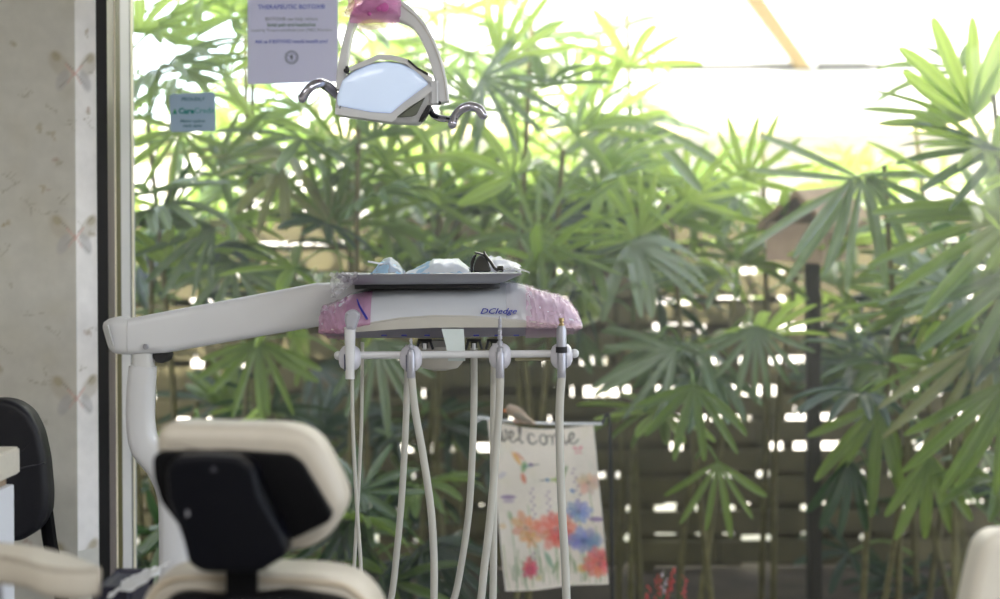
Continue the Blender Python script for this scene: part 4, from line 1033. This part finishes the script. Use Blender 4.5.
bm = B(); tube(bm, smoothpath([P(602, 424, YFl), P(604, 420, YFl+.015), P(606, 416, YFl+.02), P(610, 430, YFl+.02), Vector((P(612, 470, YFl).x, YFl+.02, .3)), Vector((P(612, 470, YFl).x, YFl+.02, -.06))], 5), .005, 8); fin('stand', bm, M_iron, flag)
bm = B(); annulus(bm, P(478, 419, YFl), .008, .004, YFl-.004, 12); fin('end_loop', bm, mat('white_cord', (225, 225, 228), .6), flag)

# finch ornament perched on the flag rod
bird = thing('finch_figurine', 'small brown finch with an orange beak perched above the welcome flag', 'bird', P(516, 424, YFl-.0))
bm = B()
def bodyring(px, py, rx, rz, n=14):
    c = P(px, py, YFl); return [c+Vector((0, math.cos(2*PI*k/n)*rx, math.sin(2*PI*k/n)*rz)) for k in range(n)]
bp_ = [(505.6, 410, .004, .004), (507, 409.6, .010, .011), (510, 410, .014, .017), (514, 412.2, .017, .020), (519, 415, .019, .023), (524, 417.5, .017, .019), (528, 420, .010, .010), (532, 422, .006, .005), (536, 424, .004, .003)]
loft(bm, [bodyring(*q) for q in bp_]); 
m_, nt_, out_n = nodes('finch_plumage')
p_ = nt_.nodes.new('ShaderNodeBsdfPrincipled'); tcn = nt_.nodes.new('ShaderNodeTexCoord'); sp_ = nt_.nodes.new('ShaderNodeSeparateXYZ'); cr_ = nt_.nodes.new('ShaderNodeValToRGB'); mr_ = nt_.nodes.new('ShaderNodeMapRange')
nt_.links.new(tcn.outputs['Generated'], sp_.inputs[0]); nt_.links.new(sp_.outputs['Z'], cr_.inputs[0]); nt_.links.new(cr_.outputs[0], p_.inputs['Base Color']); nt_.links.new(p_.outputs[0], out_n.inputs[0])
cr_.color_ramp.elements[0].color = (*lin((206, 180, 160)), 1); cr_.color_ramp.elements[0].position = .35; cr_.color_ramp.elements[1].color = (*lin((150, 130, 112)), 1); cr_.color_ramp.elements[1].position = .6
p_.inputs['Roughness'].default_value = .8
fin('body', bm, m_, bird, sharp=60)
bm = B(); lathe(bm, [(.0045, 0), (.003, .006), (.0005, .011)], P(505.8, 410.5, YFl), (-1, 0, -.15), 8); fin('beak', bm, mat('orange_beak', (226, 120, 50), .5), bird)
bm = B(); bmesh.ops.create_uvsphere(bm, u_segments=8, v_segments=6, radius=.0022, matrix=Matrix.Translation(P(508.6, 408.8, YFl-.0105))); fin('eye', bm, M_dark, bird)
bm = B(); puff(bm, round2([(513, 412), (520, 411.5), (527, 417), (533, 422), (522, 420), (515, 417)], 1.5), YFl-.024, YFl-.018, 1, YFl, 3); fin('wing', bm, mat('grey_wing', (138, 126, 114), .8, var=.1), bird)
for xx in (515, 519):
    bm = B(); tube(bm, [P(xx, 419, YFl), P(xx, 423.5, YFl)], .0014, 6); fin('leg', bm, mat('orange_beak', (226, 120, 50), .5), bird)

# pots and red flowers at the bottom, near the flag
def pot(x, y, r, h, m_, label):
    t = thing('flower_pot', label, 'pot', (x, y, -.06)); bm = B()
    lathe(bm, [(r*.7, 0), (r*.75, .01), (r*.95, h*.85), (r*1.05, h*.86), (r*1.05, h), (r*.93, h), (r*.9, h*.9), (.001, h*.9)], (x, y, -.06), (0, 0, 1), 26)
    fin('body', bm, m_, t); return t
def salvia(px, py, Y, n, label, cols, seed):
    rr_ = random.Random(seed); base = Vector((P(px, py, Y).x, Y, -.06))
    t = thing('flowering_plant', label, 'plant', base); st_ = B(); fl_ = B(); lf = B()
    for k in range(n):
        tip = P(px+rr_.uniform(-30, 30), py+rr_.uniform(-20, 30), Y+rr_.uniform(-.06, .06))
        b0 = base+Vector((rr_.uniform(-.03, .03), rr_.uniform(-.03, .03), -.005))
        tube(st_, smoothpath([b0, (b0+tip)/2+Vector((rr_.uniform(-.02, .02), 0, 0)), tip], 3), .0018, 5)
        for j in range(9):
            q = tip-Vector((0, 0, .008*j))+Vector((rr_.uniform(-.008, .008), rr_.uniform(-.008, .008), 0)); s_ = rr_.uniform(.002, .0045)+.0003*j
            bmesh.ops.create_icosphere(fl_, subdivisions=1, radius=s_, matrix=Matrix.Translation(q))
        for j in range(5):
            q = b0.lerp(tip, rr_.uniform(.1, .8)); d = Vector((rr_.uniform(-1, 1), rr_.uniform(-1, 1), rr_.uniform(-.2, .8))).normalized()*rr_.uniform(.03, .05); w = d.cross(Vector((0, 0, 1))).normalized()*.009
            lf.faces.new([lf.verts.new(v_) for v_ in (q, q+d*.5+w, q+d, q+d*.5-w)])
    fin('stem', st_, mat('green_stem', (70, 92, 50), .7), t); fin('blossom', fl_, mat(cols[0], cols[1], .6, trans=.2), t); fin('foliage', lf, mat('green_small_leaf', (60, 96, 54), .6, trans=.3), t, smooth=False)
salvia(655, 588, 4.25, 10, 'coral red flowering spikes low behind the glass right of the welcome flag', ('coral_petals', (226, 84, 84)), 2)
salvia(636, 590, 4.1, 4, 'pale pink flower spikes low beside the lower corner of the welcome flag', ('pale_petals', (214, 190, 206)), 5)
salvia(570, 600, 4.15, 4, 'dark red flower spikes just below the welcome flag', ('dark_red_petals', (120, 40, 44)), 8)

# ---------------------------------------------------------------- lady palms
LG = [leafmat('palm_leaf_mid', (.06, .12, .03), (.17, .26, .07), (.42, .60, .09)),
      leafmat('palm_leaf_blue', (.07, .125, .06), (.24, .30, .19), (.28, .44, .12), .28, .26),
      leafmat('palm_leaf_sunlit', (.16, .30, .05), (.32, .44, .08), (.66, .86, .18), .5),
      leafmat('palm_leaf_pale', (.22, .24, .10), (.30, .30, .14), (.5, .52, .16), .4),
      leafmat('palm_leaf_shaded', (.010, .032, .014), (.028, .062, .026), (.06, .16, .03), .3)]  # sun and shade on foliage are put into the brightest and darkest greens
M_cane = mat('palm_cane', (98, 92, 56), .8, var=.3, scale=30)
M_pet = mat('palm_petiole', (110, 140, 66), .5, var=.1)
def blade(n, spread, L, droop, seed, wid=.038, name='leaf_fan'):
    rr_ = random.Random(seed); bm = B(); cl = bm.verts.layers.float_color.new('pleat')
    T_ = [0, .08, .2, .38, .56, .74, .88, .96, 1]; Wt = [.16, .42, .72, .96, 1, .93, .72, .48, .22]
    for k in range(n):
        a = (-.5+(k+.5)/n)*spread+rr_.uniform(-.05, .05); Lk = L*(1-.22*abs(2*a/spread)**1.5)*rr_.uniform(.88, 1.08); dr = droop*rr_.uniform(.6, 1.5)
        d = Vector((math.cos(a), math.sin(a), 0)); e = Vector((-d.y, d.x, 0)); tw = rr_.uniform(-.5, .5); bend = rr_.uniform(-.10, .10); W = wid*rr_.uniform(.75, 1.15)
        prev = None
        for t_, w_ in zip(T_, Wt):
            r = Lk*t_; c_ = d*(r*(1-.18*dr*t_*t_))+e*(bend*L*t_*t_)+Vector((0, 0, .10*r-dr*.6*L*t_*t_))
            tww = tw*t_; ee = e*math.cos(tww)+Vector((0, 0, math.sin(tww))); nn = Vector((0, 0, math.cos(tww)))-e*math.sin(tww)
            row = []
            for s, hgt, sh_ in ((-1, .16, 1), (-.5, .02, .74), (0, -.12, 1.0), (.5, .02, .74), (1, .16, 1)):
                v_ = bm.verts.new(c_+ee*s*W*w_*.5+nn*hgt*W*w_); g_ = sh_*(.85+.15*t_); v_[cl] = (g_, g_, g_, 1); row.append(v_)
            if prev:
                for i in range(4): bm.faces.new((prev[i], prev[i+1], row[i+1], row[i]))
            prev = row
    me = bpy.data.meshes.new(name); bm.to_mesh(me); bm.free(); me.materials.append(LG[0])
    for p in me.polygons: p.use_smooth = True
    return me
VAR = [blade(R.choice([5, 6, 6, 7, 8]), math.radians(R.uniform(140, 260)), R.uniform(.25, .33), R.uniform(.15, .7), i) for i in range(14)]
VARN = [blade(R.choice([6, 7, 8]), math.radians(R.uniform(90, 150)), R.uniform(.26, .34), R.uniform(.1, .4), 40+i) for i in range(4)]
class Palm:
    def __init__(s, px, Y, tops, label, group=None, tilt=.12):
        s.Y = Y; x = P(px, 300, Y).x; s.x = x
        s.t = thing('lady_palm', label, 'palm', (x, Y, -.06), group); s.canes = []
        for k, py in enumerate(tops):
            top = P(px+R.uniform(-45, 45), py, Y+R.uniform(-.15, .15)); b0 = Vector((x+R.uniform(-.12, .12), Y+R.uniform(-.1, .1), -.06))
            path = smoothpath([b0, b0.lerp(top, .5)+Vector((R.uniform(-.05, .05), R.uniform(-.04, .04), 0)), top], 6)
            bm = B(); tube(bm, path, [.012, .010, .008], 7); fin('cane', bm, M_cane, s.t); s.canes.append(path)
    def leaf(s, hub, f, n_, me, m_, att=None, sc=1):
        f = f.normalized(); n_ = (n_-f*n_.dot(f)).normalized(); y_ = n_.cross(f)
        M = Matrix((f, y_, n_)).transposed().to_4x4()
        o = link('leaf_fan', me, s.t); o.matrix_basis = Matrix.Translation(hub-s.t.location) @ M @ Matrix.Scale(sc, 4)
        o.material_slots[0].link = 'OBJECT'; o.material_slots[0].material = m_
        if att is None:
            c_ = min((p for path in s.canes for p in path), key=lambda p: (p-(hub-f*.15-Vector((0, 0, .18)))).length); att = c_
        mid = (att+hub)/2+Vector((0, 0, .05))
        bm = B(); tube(bm, smoothpath([att, mid, hub], 4), [.0045, .003], 5); 
        bmesh.ops.translate(bm, verts=bm.verts[:], vec=-hub)
        me2 = bpy.data.meshes.new('petiole'); bm.to_mesh(me2); bm.free(); me2.materials.append(M_pet)
        p = link('petiole', me2, s.t); p.location = hub-s.t.location
        return o
    def fill(s, n, zlo, zhi, weights, bias=1.2, rad=(.1, .34), scl=(.8, 1.15), toward=.6, elev=(8, 28), xr=(-1e9, 1e9)):
        k = 0
        while k < n:
            path = R.choice(s.canes); ztop = path[-1].z
            z = zhi-(zhi-zlo)*R.random()**bias; z = min(z, ztop+.12)
            c_ = min(path, key=lambda p: abs(p.z-z)); a = R.uniform(0, 2*PI); e = math.radians(R.gauss(*elev))
            f = Vector((math.cos(a)*math.cos(e), math.sin(a)*math.cos(e), math.sin(e)))
            h = Vector((math.cos(a), math.sin(a)*.75, 0))*R.uniform(*rad)
            hub = Vector((c_.x, c_.y, z))+h; k += 1
            if hub.y < YG+.36: hub.y = YG+.36+R.uniform(0, .2); f.y = abs(f.y)*.3 if f.y < -.3 else f.y
            if (hub.z-P(0, 262, 1).z) > 9: continue
            qx, qy = 500+F*hub.x/hub.y, HZ-F*(hub.z-CH)/hub.y
            if hub.y < 4.75 and 755 < qx < 875 and 185 < qy < 265 and R.random() < .75: continue
            if 640 < qx < 875 and qy < 158: continue
            if hub.y < 4.1 and 455 < qx < 640 and 385 < qy < 640: continue
            n_ = Vector((R.uniform(-.35, .35), -toward*R.uniform(.4, 1.4), 1))
            m_ = R.choices(LG, weights)[0]
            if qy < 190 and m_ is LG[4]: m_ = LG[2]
            s.leaf(hub, f, n_, R.choice(VAR), m_, att=c_, sc=R.uniform(*scl))
def fan(palm, hx, hy, Y, ang, spread, n, Lpx, m_, droop=.3, tilt=.35, seed=0, wid=.032):
    """a leaf whose hub and reach are taken from the photograph; ang: 0 right, 90 up, in the picture's plane"""
    a = math.radians(ang); hub = P(hx, hy, Y); f = Vector((math.cos(a), -.15, math.sin(a))); n_ = Vector((0, -1, tilt))
    me = blade(n, math.radians(spread), Lpx*Y/F, droop, seed+100, wid)
    return palm.leaf(hub, f, n_, me, m_)
MID, BLU, SUN, PAL, DRK = LG
A = Palm(165, 4.35, [-30, 120, 260], 'lady palm close behind the glass beside the window frame')
Bp = Palm(262, 4.7, [-60, 60, 220], 'lady palm behind the white paper notice')
Cp = Palm(345, 4.45, [60, 180, 330], 'lady palm behind the hanging lamp and the arm')
D = Palm(440, 4.95, [-20, 90, 240], 'lady palm behind the right chrome handle of the lamp')
E = Palm(520, 4.5, [20, 150, 300], 'tall lady palm just right of the lamp')
Fp = Palm(610, 4.9, [15, 110, 230], 'lady palm with yellow green tips against the white house wall')
G = Palm(690, 4.5, [190, 300, 380], 'lady palm with drooping fans between the flag and the birdhouse')
Hp = Palm(765, 4.9, [130, 230], 'short lady palm just in front of the birdhouse')
I_ = Palm(865, 4.4, [165, 300, 400], 'lady palm arching right of the birdhouse')
J = Palm(985, 4.15, [95, 220, 330], 'big lady palm with bright upright fan against the white wall')
K = Palm(930, 4.9, [120, 260, 400], 'lady palm in shade behind the big bright one')
L_ = Palm(1075, 4.3, [40, 200, 330], 'lady palm at the far right edge of the window')
Mp = Palm(60, 4.9, [-40, 120, 300], 'lady palm partly hidden behind the window frame')
Np = Palm(350, 4.25, [470, 520], 'young dark lady palm low behind the chair headrest')
O_ = Palm(200, 4.3, [400, 500], 'young dark lady palm low behind the support post')
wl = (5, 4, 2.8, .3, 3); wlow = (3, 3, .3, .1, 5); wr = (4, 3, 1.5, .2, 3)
zz = lambda py, Y: P(500, py, Y).z
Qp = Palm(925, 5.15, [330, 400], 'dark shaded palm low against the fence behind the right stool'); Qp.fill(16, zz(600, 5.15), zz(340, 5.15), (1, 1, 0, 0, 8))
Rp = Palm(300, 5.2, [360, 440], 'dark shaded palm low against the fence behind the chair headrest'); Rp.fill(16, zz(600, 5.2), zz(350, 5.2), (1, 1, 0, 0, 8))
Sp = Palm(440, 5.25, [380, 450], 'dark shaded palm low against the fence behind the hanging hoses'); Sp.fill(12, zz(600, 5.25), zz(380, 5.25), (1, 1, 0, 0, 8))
for p_, n_, y0, y1, w_ in ((A, 34, -40, 300, wl), (Bp, 38, -60, 330, wl), (Cp, 22, 80, 330, wl), (D, 38, -20, 330, wl), (E, 26, 20, 330, wl), (Fp, 32, 10, 330, wl),
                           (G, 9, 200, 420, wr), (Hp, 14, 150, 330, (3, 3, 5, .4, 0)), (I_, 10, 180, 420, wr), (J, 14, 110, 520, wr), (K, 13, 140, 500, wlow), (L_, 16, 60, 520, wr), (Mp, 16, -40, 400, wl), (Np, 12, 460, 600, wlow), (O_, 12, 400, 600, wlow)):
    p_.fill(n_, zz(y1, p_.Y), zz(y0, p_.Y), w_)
# fans read from the photograph
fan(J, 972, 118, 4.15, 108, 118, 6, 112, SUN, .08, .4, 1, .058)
fan(J, 968, 120, 4.12, 176, 40, 3, 118, MID, .1, .7, 2, .030)
fan(J, 1000, 150, 3.95, 185, 110, 5, 120, BLU, .3, .9, 3)
fan(L_, 1020, 215, 3.95, 200, 80, 6, 170, MID, .45, .5, 4, .040)
fan(L_, 1030, 265, 3.9, 215, 60, 5, 165, BLU, .5, .5, 5, .036)
fan(J, 985, 340, 3.95, 238, 80, 5, 150, PAL, .35, .3, 6, .034)
fan(J, 1010, 380, 3.9, 232, 60, 5, 150, MID, .35, .3, 7, .036)
fan(I_, 862, 180, 4.2, 215, 150, 6, 140, BLU, .25, .4, 8, .030)
fan(I_, 865, 176, 4.25, 320, 110, 5, 120, BLU, .3, .6, 9, .034)
fan(I_, 852, 178, 4.15, 243, 50, 2, 115, BLU, .1, .4, 61, .034)
fan(Hp, 757, 326, 4.3, 262, 150, 9, 85, BLU, .3, .3, 10, .022)
fan(G, 694, 385, 4.1, 262, 150, 6, 88, MID, .3, .3, 11, .030)
fan(G, 655, 340, 4.4, 250, 200, 8, 70, BLU, .3, .4, 12, .024)
fan(G, 718, 462, 4.3, 268, 130, 6, 78, MID, .35, .3, 13, .024)
fan(K, 880, 405, 4.3, 248, 110, 6, 110, MID, .3, .3, 14, .036)
fan(K, 930, 455, 4.2, 262, 90, 5, 100, MID, .3, .3, 15, .034)
fan(I_, 850, 460, 4.3, 262, 90, 5, 85, DRK, .3, .3, 16, .034)
fan(Cp, 258, 340, 4.3, 268, 150, 9, 88, MID, .25, .3, 17, .026)
fan(Cp, 375, 340, 4.3, 290, 140, 8, 95, BLU, .25, .3, 18, .026)
fan(Bp, 283, 168, 4.3, 245, 90, 3, 82, PAL, .15, .3, 19, .040)
fan(A, 215, 228, 4.2, 215, 130, 7, 90, BLU, .25, .5, 20, .026)
fan(A, 180, 130, 4.3, 250, 200, 8, 80, MID, .25, .5, 21, .024)
fan(Bp, 235, 262, 4.25, 250, 220, 9, 85, BLU, .3, .6, 22, .028)
fan(Cp, 345, 150, 4.4, 90, 260, 10, 85, MID, .2, .6, 23, .020)
fan(Cp, 330, 225, 4.4, 60, 220, 10, 90, MID, .25, .6, 24, .024)
fan(E, 482, 78, 4.3, 330, 190, 8, 95, BLU, .3, .5, 25, .026)
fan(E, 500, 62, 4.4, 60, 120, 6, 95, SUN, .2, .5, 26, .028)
fan(E, 538, 240, 4.3, 20, 260, 11, 105, MID, .2, .6, 27, .020)
fan(D, 430, 200, 4.5, 80, 240, 10, 90, MID, .2, .6, 28, .024)
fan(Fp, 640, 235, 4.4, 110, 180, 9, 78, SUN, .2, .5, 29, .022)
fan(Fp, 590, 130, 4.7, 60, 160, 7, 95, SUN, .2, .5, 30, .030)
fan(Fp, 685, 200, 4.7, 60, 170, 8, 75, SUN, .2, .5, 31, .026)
fan(G, 745, 180, 4.7, 70, 180, 8, 75, MID, .2, .5, 32, .024)
fan(Np, 362, 492, 4.1, 0, 300, 9, 72, BLU, .3, .6, 33, .030)
fan(Np, 345, 525, 4.1, 250, 130, 6, 80, DRK, .3, .4, 34, .030)
fan(O_, 200, 430, 4.2, 250, 160, 7, 70, MID, .3, .4, 35, .026)
fan(G, 675, 350, 4.3, 205, 120, 6, 95, BLU, .3, .5, 36, .026)
# palms on the sunny side beyond the fence
far_ = [(150, 6.6, [-20, 150], 'sunlit palm beyond the fence behind the sticker'), (300, 6.9, [-10, 160], 'sunlit palm beyond the fence behind the paper notice'), (450, 6.5, [40, 200], 'sunlit palm beyond the fence behind the tray'),
        (600, 6.8, [100, 240], 'sunlit palm beyond the fence above the welcome flag'), (740, 6.6, [150, 260], 'sunlit palm beyond the fence left of the birdhouse'), (900, 6.8, [150, 270], 'sunlit palm beyond the fence right of the birdhouse')]
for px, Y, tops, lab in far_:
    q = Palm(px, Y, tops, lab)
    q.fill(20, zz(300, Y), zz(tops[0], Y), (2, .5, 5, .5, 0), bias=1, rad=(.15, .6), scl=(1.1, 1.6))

# ================================================================= LIGHT, CAMERA
w = bpy.data.worlds.new('sky'); S.world = w; w.use_nodes = True
nt = w.node_tree; nt.nodes.clear()
sk = nt.nodes.new('ShaderNodeTexSky'); sk.sky_type = 'NISHITA'; sk.sun_disc = False; sk.sun_elevation = math.radians(42); sk.sun_rotation = math.radians(200); sk.air_density = 1; sk.dust_density = 2
bgn = nt.nodes.new('ShaderNodeBackground'); bgn.inputs['Strength'].default_value = SKY
wo = nt.nodes.new('ShaderNodeOutputWorld'); hs = nt.nodes.new('ShaderNodeHueSaturation'); hs.inputs['Saturation'].default_value = .45; nt.links.new(sk.outputs[0], hs.inputs['Color']); nt.links.new(hs.outputs[0], bgn.inputs[0]); nt.links.new(bgn.outputs[0], wo.inputs[0])
sl_ = bpy.data.lights.new('sun', 'SUN'); sl_.energy = SUNE; sl_.angle = math.radians(.6); sl_.color = (1, .95, .86)
so = bpy.data.objects.new('sun', sl_); C.objects.link(so); so.rotation_euler = Vector(SUND).to_track_quat('-Z', 'Y').to_euler(); so.location = (0, 0, 6)
cam = bpy.data.cameras.new('camera'); cam.lens = 36*F/1000; cam.sensor_width = 36
co = bpy.data.objects.new('camera', cam); C.objects.link(co); S.camera = co
co.matrix_world = Matrix(((ct, st, 0, 0), (0, 0, -1, 0), (-st, ct, 0, CH), (0, 0, 0, 1)))
cam.shift_y = -(299.5-HZ)/1000; cam.shift_x = 0
cam.dof.use_dof = True; cam.dof.focus_distance = 2.68; cam.dof.aperture_fstop = FST; cam.clip_start = .05
S.view_settings.view_transform = 'Standard'; S.view_settings.look = 'None'; S.view_settings.exposure = EXPO
S.cycles.use_denoising = True; S.cycles.transparent_max_bounces = 16; S.cycles.max_bounces = 10; S.cycles.sample_clamp_indirect = 6
